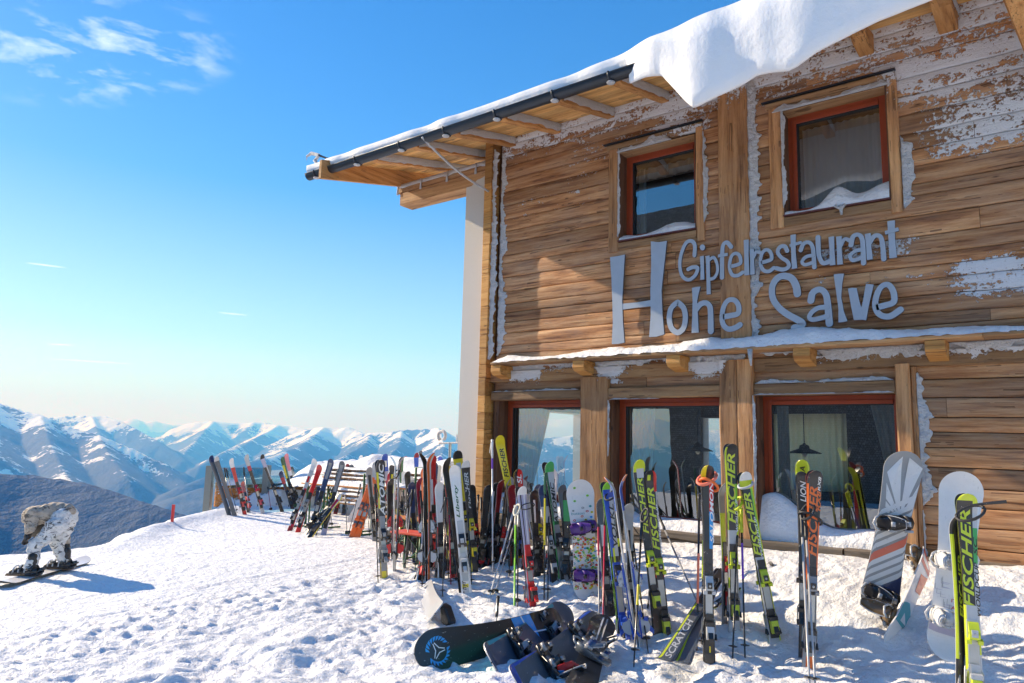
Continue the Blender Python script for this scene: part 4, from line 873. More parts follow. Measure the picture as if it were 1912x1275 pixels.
# low timber wall with snow
wa = FP[0][0] + Vector((.1, .12, 0)); wb = FP[2][0] + Vector((.3, .25, 0)); 
def along(t, off=0, z=0): p = wa.lerp(wb, t); n_ = (wb-wa).cross(Vector((0, 0, 1))).normalized(); return Vector((p.x, p.y, 0)) - n_*off*0 + n_*off + Vector((0, 0, z))
TW = empty('terrace_wall', loc=wa); tag(TW, 'low orange timber parapet heaped with snow behind the leftmost skis', 'wall')
m_ = MB(); m_.att = {'tone': [], 'rime': []}
for zz in (0.0, .14, .28, .42):
    vs = [along(t, o_, z_)-wa for t in (0, 1) for o_ in (-.05, .05) for z_ in (zz, zz+.13)]; m_.add(vs, [(0, 1, 3, 2), (4, 6, 7, 5), (0, 4, 5, 1), (2, 3, 7, 6), (0, 2, 6, 4), (1, 5, 7, 3)], 0, tone=rnd.random(), rime=.55)
WOODT = m_wood('terrace_wood', (.30, .10, .02), (.55, .22, .05), (.68, .32, .1), 'x', rime_bias=-.02, grey=0)
m_.build('timber_boards', WOODT, TW)
def bank(pa, pb, w, h, seed, name, parent=None, n=60):
    """heap of snow along a line"""
    P = []; d = (pb-pa); nn = d.cross(Vector((0, 0, 1))).normalized(); ts = np.linspace(0, 1, n)
    for s_ in np.linspace(-1, 1, 13):
        hh = h*(1-abs(s_)**2.2)*(.75+.35*vnoise(ts*6, ts*0+seed, 4)+.12*vnoise(ts*20, ts*0+s_*3, 5))*np.minimum(1, np.minimum(ts, 1-ts)*9+.05)
        X = pa.x+d.x*ts+nn.x*s_*w*(1+.15*vnoise(ts*7, ts*0+s_, seed)); Y = pa.y+d.y*ts+nn.y*s_*w
        P.append(stk([X-(parent.location.x if parent else 0), Y-(parent.location.y if parent else 0), pa.z+(pb.z-pa.z)*ts+hh-.02-(parent.location.z if parent else 0)]))
    return MB().grid(np.array(P)).build(name, SNOW_F, parent, smooth=True)
wt0 = along(0, .0, .5); wt1 = along(1, .0, .54); bank(wt0, wt1, .16, .16, 3, 'wall_snow', TW)
f0 = along(-.02, -.35, -.05); f1 = along(1.0, -.35, -.05)
for s_ in (1,): 
    o = bank(along(-.04, .30, -.12), along(1.05, .30, -.12), .34, .50, 8, 'snow_bank'); tag(o, 'wind packed snow bank against the low orange parapet', 'snow bank')
# big bank behind the tables
o = bank(at_y(575, 905, 3.6)*1.0, at_y(900, 900, 3.2), 1.1, .62, 12, 'snow_bank', n=120); tag(o, 'long smooth snow bank behind the beer tables', 'snow bank')
# stacked snow covered planks (folded tables) behind
ST = empty('plank_stack', loc=at_y(655, 945, 2.2)); ST.location.z = 0; tag(ST, 'stack of rime covered brown boards behind the beer tables', 'plank stack')
p0 = at_y(600, 930, 2.3); p1 = at_y(800, 930, 2.1); r = random.Random(8)
for k in range(9):
    m_ = MB(); m_.att = {'tone': [], 'rime': []}; z_ = .22+k*.088; m_.box(p0.x-ST.location.x+r.uniform(0, .15), p1.x-ST.location.x-r.uniform(0, .2), p0.y-ST.location.y-r.uniform(0, .05), p0.y-ST.location.y+.4, z_, z_+.05, 0, tone=r.random(), rime=.5)
    pl = m_.build('plank', WOODP, ST)
    xs = np.linspace(p0.x-ST.location.x, p1.x-ST.location.x-.1, 60); P = [stk([xs, (p0.y-ST.location.y)+y_+.02*vnoise(xs*5, xs*0+k, 3), z_+.052+hh*(1+.5*vnoise(xs*4, xs*0+k, 2))]) for y_, hh in ((-.06, -.012), (-.055, .012), (-.02, .026), (.2, .03), (.4, .03))]
    MB().grid(np.array(P)).build('snow_layer', SNOW_F, ST, smooth=True)
# beer tables and benches
def table(cx, cy, rot, L_, h, w, label, name='beer_table', board=BENCHW, snow=True, cat='table', grp='beer tables and benches on the terrace', over=None):
    t_ = empty(name, loc=(cx, cy, G(cx, cy))); t_.rotation_euler.z = rot; tag(t_, label, cat, grp)
    MB().box(-L_/2, L_/2, -w/2, w/2, h-.028, h).build('table_top' if cat == 'table' else 'seat', board, t_, bevel=.006)
    for s_ in (-1, 1):
        x = s_*(L_/2-.25); m_ = MB()
        m_.tube([(x, -w*.42, -.1), (x, -w*.42, h-.03)], .017, 6); m_.tube([(x, w*.42, -.1), (x, w*.42, h-.03)], .017, 6); m_.tube([(x, -w*.42, .12), (x, w*.42, .12)], .012, 6); m_.tube([(x, -w*.42, h-.05), (x, w*.42, h-.05)], .012, 6); m_.tube([(x, 0, .12), (x-s_*.35, 0, h-.04)], .010, 6)
        m_.build('leg', GREENM, t_, smooth=True)
    if snow:
        xs = np.linspace(-L_/2, L_/2, 50); P = [stk([xs, y_+.01*vnoise(xs*6, xs*0+y_, 3), h+hh*(1+.4*vnoise(xs*3, xs*0, 5))]) for y_, hh in ((-w/2+.01, .0), (-w/2+.03, .03), (0, .045), (w/2-.03, .03), (w/2-.01, 0))]
        MB().grid(np.array(P)).build('table_snow', SNOW_F, t_, smooth=True)
    return t_
def gp(px, py): return ground_at(px, py)
a = gp(575, 985); table(at_y(648, 918, 1.0).x, 1.05, math.radians(2), 2.2, .78, .5, 'long orange beer table with snow on top, behind the orange skis')
table(at_y(795, 918, .75).x, .8, math.radians(-3), 1.9, .80, .5, 'orange beer table with snow on top, left of the plaster wall', snow=True)
_b = at_z(785, 972, .46); table(_b.x, _b.y, math.radians(4), 1.3, .46, .28, 'narrow orange bench with green legs nearest the plaster wall', 'beer_bench', BENCHW, False, 'bench')
_b = at_z(783, 1000, .44); table(_b.x, _b.y, math.radians(3), .75, .44, .28, 'red topped bench among the ski poles', 'beer_bench', m_flat('red_board', (.72, .10, .05), .45), False, 'bench')
def rack(px0, px1, y0, y1, Y, label):
    b0 = at_y(px0, y1, Y); t0 = at_y(px0, y0, Y); b1 = at_y(px1, y1, Y); t1 = at_y(px1, y0, Y); c = (b0+b1)/2; c.z = G(c.x, c.y); t_ = empty('ski_rack', loc=c); tag(t_, label, 'ski rack', 'green tube ski racks')
    h = t0.z-c.z; x0 = b0.x-c.x; x1 = b1.x-c.x; m_ = MB(); m_.tube([(x0, 0, -.1), (x0, 0, h), (x1, 0, h), (x1, 0, -.1)], .02, 6); m_.build('frame', GREENM, t_, smooth=True)
    m_ = MB(); m_.tube([(x0, .4, .03), (x0, -.35, .03)], .016, 6); m_.build('foot', GREENM, t_); m_ = MB(); m_.tube([(x1, .4, .03), (x1, -.35, .03)], .016, 6); m_.build('foot', GREENM, t_)
rack(570, 602, 884, 985, .5, 'green tubular rack behind the red skis'); rack(675, 700, 884, 995, .45, 'green tubular rack behind the orange skis'); rack(772, 796, 872, 990, .3, 'green tubular rack holding blue skis beside the tables')
# weather mast
b = at_y(838, 900, 2.6); b.z = 0; WM = empty('weather_mast', loc=b); tag(WM, 'frosted weather mast with cross arm left of the plaster wall', 'weather mast')
zt = at_y(838, 826, 2.6).z; s_ = (at_y(860, 850, 2.6)-at_y(838, 850, 2.6)).x
MB().tube([(0, 0, 0), (0, 0, zt)], .03, 8).build('pole', STEEL, WM)
MB().tube([(-s_*.95, 0, zt-.02), (s_*.9, 0, zt-.0)], .022, 6).build('cross_arm', RIME, WM)
m_ = MB(); m_.tube([(-s_*.75+.10*math.cos(a_), 0, zt+.13+.09*math.sin(a_)) for a_ in np.linspace(-1, 4.2, 12)], .035, 7); m_.build('anemometer', RIME, WM, smooth=True)
m_ = MB(); m_.tube([(s_*.55, 0, zt), (s_*.55, 0, zt+.16)], .015, 6); m_.tube([(s_*.75, 0, zt), (s_*.75, 0, zt+.18)], .015, 6); m_.build('sensor', RIME, WM)
m_ = MB()
for k in range(4): m_.tube([(0, 0, zt-.40-.05*k), (0, 0, zt-.37-.05*k)], [.13+.01*k, .11+.01*k], 12)
m_.build('instrument_shelter', RIME, WM)
# red marker stake and rope marker at the left edge
b = ground_at(321, 974); m_ = MB(); m_.tube([(0, 0, -.2), (.01, 0, .30)], .028, 8); o = m_.build('marker_stake', paint('red'), None); o.location = b; tag(o, 'short red marker stake on the edge of the plateau', 'marker')
b = ground_at(6, 1027); m_ = MB(); m_.tube([(-.35, 0, .14), (0, 0, .02), (.02, 0, -.1)], .012, 6, 0); m_.ball((0, 0, .03), .035, 1); o = m_.build('trail_marker', [paint('red'), paint('acid')], None); o.location = b; tag(o, 'thin red rod with a yellow green ball on the snow at far left', 'marker')
# ================================================================== SKIS, POLES, SNOWBOARDS
_tc = {}
def text_geo(s, bold=.02, shear=.25):
    key = (s, bold, shear)
    if key not in _tc:
        cu = bpy.data.curves.new('t', 'FONT'); cu.body = s; cu.size = 1; cu.offset = bold; cu.shear = shear; cu.resolution_u = 3; o = bpy.data.objects.new('t', cu); C.objects.link(o)
        me = bpy.data.meshes.new_from_object(o.evaluated_get(bpy.context.evaluated_depsgraph_get()))
        v = np.array([tuple(x.co)[:2] for x in me.vertices]); f = [tuple(p.vertices) for p in me.polygons]
        v[:, 0] -= v[:, 0].min(); v[:, 1] -= v[:, 1].min(); bpy.data.objects.remove(o); bpy.data.curves.remove(cu); bpy.data.meshes.remove(me); _tc[key] = (v, f)
    return _tc[key]
def frame(base, top, yaw):
    z = (top-base).normalized(); c = CAM-base; n = (c - z*c.dot(z)).normalized()
    # -y axis looks at the camera when yaw = 0
    y = -n; x = y.cross(z).normalized(); M = Matrix((x, y, z)).transposed() @ Matrix.Rotation(math.radians(yaw), 3, 'Z'); return Matrix.Translation(base) @ M.to_4x4()
def solve_top(base, tx, ty, L, lean=-1):
    d = ray(tx, ty).normalized(); o = CAM-base; b = d.dot(o); c = o.dot(o)-L*L; disc = b*b-c
    if disc <= 0:
        t = -b; return CAM+d*t
    return CAM + d*(-b + lean*math.sqrt(disc)*-1)
def width_at(t, wt, ww, wl, tip):
    # t 0 tail .. 1 tip
    if t < .5: w = wl+(ww-wl)*(1-((.5-t)/.5)**1.8) if t > 0 else wl
    else: w = ww+(wt-ww)*((t-.5)/.5)**2
    return w
def ski_mesh(L, cols, bands, texts, ww=.072, wt=.118, wl=.102, tipr=.09, mats=None, base='black', edge='steel', tlean=0):
    """topsheet faces -y. bands: (z0, z1, u0, u1, colour) in fractions; texts: (string, z0 fraction, height m, colour, u centre)"""
    names = [cols]; mb = MB()
    def mi(c):
        if c not in names: names.append(c)
        return names.index(c)
    mbi = mi(base); mei = mi(edge); nz_ = 56; nx = 8; th = .011
    zs = np.concatenate([np.linspace(0, .9, 36), np.linspace(.905, 1, 22)])
    def bend(z): # offset towards -y
        t = z/L; up = 0
        if t > .90: up = .075*((t-.90)/.10)**2*(L/1.6)
        if t < .03: up += .006*((.03-t)/.03)**2
        return -up - .010*math.sin(math.pi*min(1, max(0, (t-.05)/.85)))
    def wid(z):
        t = z/L; w = width_at(t, wt, ww, wl, 0)
        tl = tipr/L
        if t > 1-tl: q = (t-(1-tl))/tl; w *= math.sqrt(max(0, 1-q**2.4))
        if t < .012: w *= .80+.2*(t/.012)
        return max(w, .004)
    top = []; bot = []
    for t in zs:
        z = t*L; w = wid(z); b = bend(z)
        top.append([(w*(u/nx-.5), b-th*(.35 if u in (0, nx) else 1), z) for u in range(nx+1)]); bot.append([(w*(u/nx-.5), b, z) for u in range(nx+1)])
    n = len(zs); vs = [p for r_ in top for p in r_]+[p for r_ in bot for p in r_]; W_ = nx+1; fs = []; ms = []
    for i in range(n-1):
        tm = (zs[i]+zs[i+1])/2
        for u in range(nx):
            um = (u+.5)/nx; c = 0
            for (z0, z1, u0, u1, cc) in bands:
                sl_ = 0
                if z0 <= tm < z1 and u0 <= um < u1: c = mi(cc)
            fs.append((i*W_+u, i*W_+u+1, (i+1)*W_+u+1, (i+1)*W_+u)); ms.append(c)
            o = n*W_; fs.append((o+i*W_+u, o+(i+1)*W_+u, o+(i+1)*W_+u+1, o+i*W_+u+1)); ms.append(mbi)
        o = n*W_
        fs += [(i*W_, (i+1)*W_, o+(i+1)*W_, o+i*W_), (i*W_+nx, o+i*W_+nx, o+(i+1)*W_+nx, (i+1)*W_+nx)]; ms += [mei, mei]
    fs += [tuple(range(W_))[::-1] + tuple(n*W_+u for u in range(W_))]; ms += [mei]
    mb.add(vs, fs, ms)
    for (s_, z0, z1, h, c, u) in texts:
        v, f = text_geo(s_); am = v[:, 0].max(); bm_ = v[:, 1].max(); P = []
        for (a, b) in v:
            z = (z0+(z1-z0)*a/am)*L; P.append((h*.5-b/bm_*h + (u-.5)*ww, bend(z)-th-.0018, z))
        mb.add(P, f, mi(c))
    return mb.mesh('ski', [paint(c) for c in names])
_bm = {}
def binding_meshes(c, c2='black'):
    key = (c, c2)
    if key in _bm: return _bm[key]
    def mk(fn):
        m_ = MB(); fn(m_); return m_.mesh('binding', [paint(c, .4), paint(c2, .45), STEEL])
    def toe(m_):
        m_.box(-.036, .036, -.026, -.012, -.07, .08, 1)
        m_.prism([(-.026, -.045), (-.070, -.035), (-.078, -.005), (-.062, .03), (-.040, .062), (-.026, .07)], -.030, .030, 'x', 0)
        m_.prism([(-.034, -.06), (-.066, -.066), (-.072, -.04), (-.04, -.03)], -.047, -.018, 'x', 0); m_.prism([(-.034, -.06), (-.066, -.066), (-.072, -.04), (-.04, -.03)], .018, .047, 'x', 0)
        m_.box(-.018, .018, -.083, -.070, -.02, .025, 1); m_.ball((0, -.078, .0), (.012, .008, .014), 2, 8); m_.tube([(-.03, -.05, .0), (.03, -.05, .0)], .010, 7, 2)
    def heel(m_):
        m_.box(-.034, .034, -.024, -.012, -.12, .10, 1)
        m_.prism([(-.024, -.075), (-.05, -.085), (-.088, -.06), (-.100, -.02), (-.088, .02), (-.06, .03), (-.024, .04)], -.027, .027, 'x', 0)
        m_.prism([(-.088, -.06), (-.118, -.085), (-.124, -.06), (-.100, -.02)], -.018, .018, 'x', 1)
        m_.prism([(-.050, .03), (-.058, .055), (-.086, .05), (-.085, .02)], -.034, .034, 'x', 1); m_.box(-.022, .022, -.093, -.089, -.045, .0, 2)
    def brake(m_):
        for s_ in (-1, 1):
            m_.tube([(s_*.03, -.02, .05), (s_*.046, -.018, .02), (s_*.05, .0, -.05), (s_*.052, .03, -.10)], .0045, 6, 2); m_.tube([(s_*.051, .018, -.085), (s_*.053, .042, -.125)], .010, 6, 1)
        m_.box(-.025, .025, -.04, -.03, .02, .075, 1)
    def plate(m_): m_.box(-.031, .031, -.020, -.0115, -.30, .32, 1); m_.box(-.026, .026, -.0225, -.0195, -.1, .12, 2)
    _bm[key] = tuple(mk(f) for f in (toe, heel, brake, plate)); return _bm[key]
GRP = 'skis standing in the snow outside the restaurant'
def skis(b, t, L, yaw, col, label, bands=(), texts=(), bind=('black', 'black'), n=1, back=None, lean=-1, bury=.10, ww=.072, wt=.118, wl=.102, bindz=(.47, .27), gap=.0, zb=None, name=None, splay=0.0, edge='steel', baseb='black', binds=True, up=0.0):
    B0 = ground_at(*b)
    if zb is not None: B0 = at_z(b[0], b[1], zb)
    T = solve_top(B0, t[0], t[1], L-bury, lean)
    d = (T-B0).normalized(); Lr = (T-B0).length + bury + up; Bb = B0 - d*bury
    M = frame(Bb, T, yaw); nm = name or ('ski_pair' if n == 2 else 'ski')
    root = empty(nm, M); tag(root, label, 'skis' if n == 2 else 'ski', GRP)
    me = ski_mesh(Lr, col, bands, texts, ww, wt, wl, base=baseb, edge=edge)
    bms = binding_meshes(*bind)
    def add_bind(par):
        if not binds: return
        link('binding_plate', bms[3], par, Matrix.Translation((0, -.009, Lr*(bindz[0]+bindz[1])/2)))
        link('toe_piece', bms[0], par, Matrix.Translation((0, -.012, Lr*bindz[0]))); h = link('heel_piece', bms[1], par, Matrix.Translation((0, -.012, Lr*bindz[1]))); link('brake', bms[2], par, Matrix.Translation((0, -.010, Lr*bindz[1]+.03)))
    if n == 1:
        s = link('ski_body', me, root); add_bind(root)
    else:
        s = link('ski', me, root, Matrix.Translation((0, -.002-gap, 0)) @ Matrix.Rotation(math.radians(splay), 4, 'X')); add_bind(s)
        m2 = me if back is None else ski_mesh(Lr, back[0], back[1] if len(back) > 1 else (), back[2] if len(back) > 2 else (), ww, wt, wl, base=baseb, edge=edge)
        s2 = link('ski', m2, root, Matrix.Translation((0, .002+gap, 0)) @ Matrix.Rotation(math.pi, 4, 'Z') @ Matrix.Rotation(math.radians(splay), 4, 'X')); add_bind(s2)
    return root
_pm = {}
def skipole(b, t, L, col, label, grip='black', r=.0075, band=None, lean=-1, basket=.09, strap=True, zb=None, group='ski poles stuck in the snow'):
    B0 = ground_at(*b) if zb is None else at_z(b[0], b[1], zb); T = solve_top(B0, t[0], t[1], L, lean); M = frame(B0, T, rnd.uniform(-60, 60)); Lr = (T-B0).length
    root = empty('ski_pole', M); tag(root, label, 'ski pole', group)
    m_ = MB(); m_.tube([(0, 0, -.05), (0, 0, .02), (0, 0, Lr-.2)], [.004, r*.75, r], 8, 0)
    if band: m_.tube([(0, 0, Lr*band[1]), (0, 0, Lr*band[2])], r*1.08, 8, 1, cap=False)
    m_.build('shaft', [paint(col, .25), paint(band[0] if band else col)], root, smooth=True)
    m_ = MB(); m_.tube([(0, 0, Lr-.21), (0, .002, Lr-.17), (0, .003, Lr-.10), (0, 0, Lr-.03), (0, 0, Lr)], [.012, .015, .013, .016, .014], 9); m_.ball((0, 0, Lr), (.019, .019, .013), 0, 8); m_.build('grip', paint(grip, .5), root, smooth=True)
    m_ = MB(); m_.tube([(0, 0, basket-.012), (0, 0, basket)], [.012, .012], 8); 
    P = [[(rr_*math.cos(a_)*(1+.12*math.cos(3*a_)), rr_*math.sin(a_)*(1+.12*math.cos(3*a_)), basket+z_) for a_ in np.linspace(0, 2*math.pi, 18, endpoint=False)] for rr_, z_ in ((.010, .004), (.034, -.003), (.036, -.006), (.010, -.004))]
    m_.grid(np.array(P), closed=True); m_.build('basket', paint('black', .5), root, smooth=True)
    if strap:
        m_ = MB(); a0 = rnd.uniform(0, 6.28); P = []
        for q in np.linspace(0, 1, 12): an = q*2*math.pi; P.append((math.cos(a0)*(.045*math.sin(an/2)**1+.01)*1.0, math.sin(a0)*.05*math.sin(an/2)+.012*math.cos(an), Lr-.01-.15*math.sin(an/2)*.9+.006*math.cos(an)))
        m_.tube(P, .005, 5); m_.build('strap', paint(grip, .6), root)
    return root
# ------------------------------------------------------------------ snowboards
def board_mesh(L, w, base_c, decals, under='dark', edge='steel', tipcurve=.06, waist=.82):
    """topsheet faces -y, length along z 0..L; decals: (poly [(u,v)..] u=-.5...5 across, v=0..1 along, colour)"""
    names = [base_c]
    def mi(c):
        if c not in names: names.append(c)
        return names.index(c)
    ui = mi(under); ei = mi(edge); th = .010; mb = MB(); r0 = w*.55
    def bend(z):
        q = 0
        if z < .20: q = tipcurve*((.20-z)/.20)**2
        if z > L-.20: q = tipcurve*((z-(L-.20))/.20)**2
        return -q - .006*math.sin(math.pi*z/L)
    def wid(z):
        t = z/L; ww_ = w*(1-(1-waist)*math.sin(math.pi*min(1, max(0, (z-r0)/(L-2*r0)))))
        if z < r0: ww_ *= math.sqrt(max(0, 1-((r0-z)/r0)**2.1))
        if z > L-r0: ww_ *= math.sqrt(max(0, 1-((z-(L-r0))/r0)**2.1))
        return max(ww_, .01)
    zs = np.concatenate([L*0+r0*(1-np.cos(np.linspace(0, math.pi/2, 12))), np.linspace(r0, L-r0, 20)[1:-1], L-r0*(1-np.cos(np.linspace(math.pi/2, 0, 12)))]); nx = 8; W_ = nx+1; n = len(zs)
    vs = [(wid(z)*(u/nx-.5), bend(z)-th, z) for z in zs for u in range(W_)]+[(wid(z)*(u/nx-.5), bend(z), z) for z in zs for u in range(W_)]; fs = []; ms = []; o = n*W_
    for i in range(n-1):
        for u in range(nx):
            fs += [(i*W_+u, i*W_+u+1, (i+1)*W_+u+1, (i+1)*W_+u), (o+i*W_+u, o+(i+1)*W_+u, o+(i+1)*W_+u+1, o+i*W_+u+1)]; ms += [0, ui]
        fs += [(i*W_, (i+1)*W_, o+(i+1)*W_, o+i*W_), (i*W_+nx, o+i*W_+nx, o+(i+1)*W_+nx, (i+1)*W_+nx)]; ms += [ei, ei]
    mb.add(vs, fs, ms)
    for k, (pl, c, *side) in enumerate(decals):
        sd = side[0] if side else 0; dep = .0016+.00035*(k % 9)
        # clip to board, subdivide along v
        pts = []
        for a, b_ in zip(pl, pl[1:]+pl[:1]):
            m_ = max(1, int(abs(b_[1]-a[1])*L/.03)); pts += [(a[0]+(b_[0]-a[0])*q/m_, a[1]+(b_[1]-a[1])*q/m_) for q in range(m_)]
        P = []
        for (u, v) in pts:
            z = min(max(v*L, .004), L-.004); x = max(-wid(z)/2*.97, min(wid(z)/2*.97, u*w)); P.append(Vector((x, (bend(z)-th-dep) if sd == 0 else bend(z)+dep, z)))
        mb.add(P, [tuple(range(len(P)))], mi(c))
    return mb.mesh('board', [paint(c) for c in names])
_sb = {}
def board_binding(c1, c2, c3='steel'):
    key = (c1, c2, c3)
    if key in _sb: return _sb[key]
    mats = [paint(c1, .3), paint(c2, .4), paint(c3, .25)]
    def mk(fn): m_ = MB(); fn(m_); return m_.mesh('part', mats, True)
    def base(m_):   # local: foot direction +x, normal -y, up z... footprint x -.13...13 (toe at +x)
        pl = [(-.12, -.045), (-.135, 0), (-.12, .045), (-.05, .058), (.06, .052), (.135, .045), (.15, 0), (.135, -.045), (.06, -.052), (-.05, -.058)]
        m_.prism(pl, -.040, -.014, 'y', 0)
        for s_ in (-1, 1): m_.prism([(-.12, -.03), (.06, -.03), (.03, -.055), (-.04, -.075), (-.12, -.095)], s_*.058-.004, s_*.058+.004, 'z', 0)
        m_.tube([(-.118, -.06, -.058), (-.15, -.075, -.045), (-.172, -.085, 0), (-.15, -.075, .045), (-.118, -.06, .058)], .009, 8, 2)
        m_.tube([(0.0, -.0405, 0.0), (0, -.045, 0)], [.045, .042], 16, 2)
    def highback(m_):
        P = []
        for t in np.linspace(0, 1, 9):
            yy = -.045-.215*t; w_ = .050+.012*math.sin(math.pi*t) - .018*t**3; xx = -.135-.045*t; 
            P.append([(xx+.030*(1-math.cos(a_)), yy, w_*math.sin(a_)) for a_ in np.linspace(-1.35, 1.35, 11)])
        P = np.array(P); m_.grid(P, 0); Q = P.copy(); Q[..., 0] -= .007; m_.grid(Q[:, ::-1], 0)
        rim = [tuple(P[i][0]) for i in range(9)]+[tuple(P[-1][j]) for j in range(11)]+[tuple(P[i][-1]) for i in range(8, -1, -1)]; m_.tube(rim, .006, 6, 2)
        for t in (.35, .62): 
            i = int(t*8); m_.tube([(P[i][j][0]+.004, P[i][j][1], P[i][j][2]) for j in range(3, 8)], .010, 6, 1)
    def strap(x0, rise, w_):
        def f(m_):
            rows = []
            for a_ in np.linspace(0, math.pi, 15):
                z = .060*math.cos(a_); yy = -.055-rise*math.sin(a_)**.8; xx = x0+.03*math.sin(a_); rows.append([(xx-w_, yy, z), (xx+w_, yy+.006, z), (xx+w_, yy+.014, z*.93), (xx-w_, yy+.010, z*.93)])
            m_.grid(np.array(rows), 1, closed=True); m_.box(x0-.012, x0+.05, -.10, -.075, -.072, -.052, 2); m_.box(x0+.0, x0+.03, -.064-rise, -.052-rise, -.02, .02, 2)
        return f
    _sb[key] = (mk(base), mk(highback), mk(strap(-.05, .085, .024)), mk(strap(.075, .055, .017))); return _sb[key]
def snowboard(b, t, L, yaw, w, col, label, decals=(), under='dark', bc=None, lean=-1, bury=.06, M=None, bpos=(.30, .66), ang=(12, -6), flip=1, name='snowboard', fold=0, zb=None, edge='steel', cat='snowboard', tipcurve=.06):
    if M is None:
        B0 = ground_at(*b) if zb is None else at_z(b[0], b[1], zb); T = solve_top(B0, t[0], t[1], L-bury, lean); d = (T-B0).normalized(); Lr = (T-B0).length+bury; M = frame(B0-d*bury, T, yaw)
    else: Lr = L
    root = empty(name, M); tag(root, label, cat, 'snowboards parked in front of the restaurant')
    link('deck', board_mesh(Lr, w, col, list(decals), under, edge, tipcurve), root)
    if bc:
        for k, (p_, a_) in enumerate(zip(bpos, ang)):
            e = empty('binding', None, (0, 0, 0), root); e.matrix_local = Matrix.Translation((0, -.012, p_*Lr)) @ Matrix.Rotation(math.radians(a_), 4, 'Y') @ Matrix.Diagonal((flip, 1, 1, 1))
            ms_ = board_binding(*bc); link('baseplate', ms_[0], e)
            hb = link('highback', ms_[1], e)
            if fold: hb.matrix_local = Matrix.Translation((-.13, -.05, 0)) @ Matrix.Rotation(math.radians(fold), 4, 'Z') @ Matrix.Translation((.13, .05, 0))
            link('ankle_strap', ms_[2], e); link('toe_strap', ms_[3], e)
    return root
def disc(u, v, r, L, w, n=9): return [(u+r/w*math.cos(a_), v+r/L*math.sin(a_)) for a_ in np.linspace(0, 2*math.pi, n, endpoint=False)]
def btext(s, u0, v0, h, L, w, rot=90, bold=.01, shear=0):
    v, f = text_geo(s, bold, shear); out = []; ca, sa = math.cos(math.radians(rot)), math.sin(math.radians(rot))
    for poly_ in f: out.append([(u0+(v[i][0]*ca-v[i][1]*sa)*h/w, v0+(v[i][0]*sa+v[i][1]*ca)*h/L) for i in poly_])
    return out
# ================================================================== the skis, from the left end of the terrace to the right edge
Lx = 1.0   # length left to the view: the ski stands upright where its foot is
# -- against the far parapet
skis((428, 962), (392, 851), Lx, 25, 'slate', 'left one of the two dark blue grey skis at the far end of the parapet', [(.9, 1, 0, 1, 'navy')], binds=False, ww=.085)
skis((438, 963), (402, 853), Lx, 25, 'slate', 'right one of the two dark blue grey skis at the far end of the parapet', [(.93, 1, 0, 1, 'silver')], binds=False, ww=.085)
skis((457, 961), (430, 856), Lx, 30, 'red', 'bright red ski with white tip next to the two dark blue grey skis', [(.84, 1, 0, 1, 'white'), (.0, .3, 0, .3, 'darkred')], bind=('red', 'black'))
skis((464, 957), (452, 902), Lx, 40, 'salmon', 'short orange red ski with black binding beside the bright red ski', [(.0, .4, 0, 1, 'black')], bind=('red', 'black'))
skis((491, 959), (458, 849), Lx, 30, 'silver', 'white and black ski leaning on the parapet left of the middle glazing post', [(.25, .75, 0, 1, 'black'), (.75, .82, 0, 1, 'crimson'), (.5, .54, 0, 1, 'white')], bind=('crimson', 'black'))
skis((527, 956), (487, 849), Lx, 30, 'dark', 'black ski with grey tip crossing the middle glazing post', [(.8, .93, 0, 1, 'lilac'), (.4, .8, .6, 1, 'silver')])
skis((552, 948), (526, 853), Lx, 20, 'darkgreen', 'dark green and yellow ski with a strap round its tip on the parapet', [(.5, .85, .0, .5, 'yellow'), (.2, .4, 0, 1, 'grey')])
skis((556, 944), (533, 847), Lx, 20, 'white', 'white ski with pink tip behind the dark green one', [(.7, 1, 0, 1, 'pink'), (.3, .55, 0, .6, 'slate')])
skis((546, 950), (523, 880), Lx, 20, 'navy', 'short navy and red ski low against the parapet', [(.4, .7, 0, 1, 'blue'), (.7, .85, 0, 1, 'crimson')])
skis((560, 930), (544, 873), Lx, 20, 'black', 'small black ski at the right end of the parapet', [(.3, .5, 0, 1, 'silver')])
skipole((431, 960), (419, 874), 1.0, 'dark', 'dark ski pole with black grip between the dark blue grey skis and the red ski', basket=.08)
skipole((443, 958), (422, 876), 1.0, 'dark', 'dark ski pole crossing the right dark blue grey ski', basket=.08)
skipole((466, 958), (455, 873), 1.0, 'silver', 'silver ski pole with black grip behind the bright red ski', basket=.08)
skipole((506, 952), (500, 910), 1.0, 'crimson', 'thin crimson ski pole right of the middle glazing post', basket=.05)
# -- leaning on racks and tables
skis((541, 991), (590, 857), Lx, -25, 'silver', 'white and silver ski with crimson lower half leaning on the green rack', [(.0, .12, 0, 1, 'darkred'), (.12, .62, .4, 1, 'crimson'), (.85, 1, 0, 1, 'white'), (.7, .76, .2, .8, 'red')], bind=('grey', 'black'))
skis((556, 994), (599, 868), Lx, -20, 'red', 'plain red ski leaning on the green rack beside the white and crimson one', [(.0, .28, .0, 1, 'red'), (.28, .6, 0, 1, 'darkred'), (.6, 1, 0, 1, 'red')], bind=('grey', 'black'))
skis((590, 944), (603, 862), Lx, 0, 'navy', 'navy blue ski with round tip standing behind the plain red ski', ww=.10, wt=.15, binds=False)
skis((579, 996), (620, 857), Lx, -15, 'navy', 'long dark navy ski leaning right of the red skis', [(.75, .95, .3, .8, 'grey')], ww=.09, wt=.12)
skis((604, 998), (641, 861), Lx, -15, 'slate', 'grey blue ski whose pale tail shows behind the yellow edged skis', [(.0, .25, 0, 1, 'lilac'), (.6, .95, .2, .8, 'grey')])
skis((626, 960), (651, 866), Lx, -15, 'darkred', 'dark red ski next to the red boot binding', [(.7, .9, 0, .5, 'crimson')], bind=('red', 'black'))
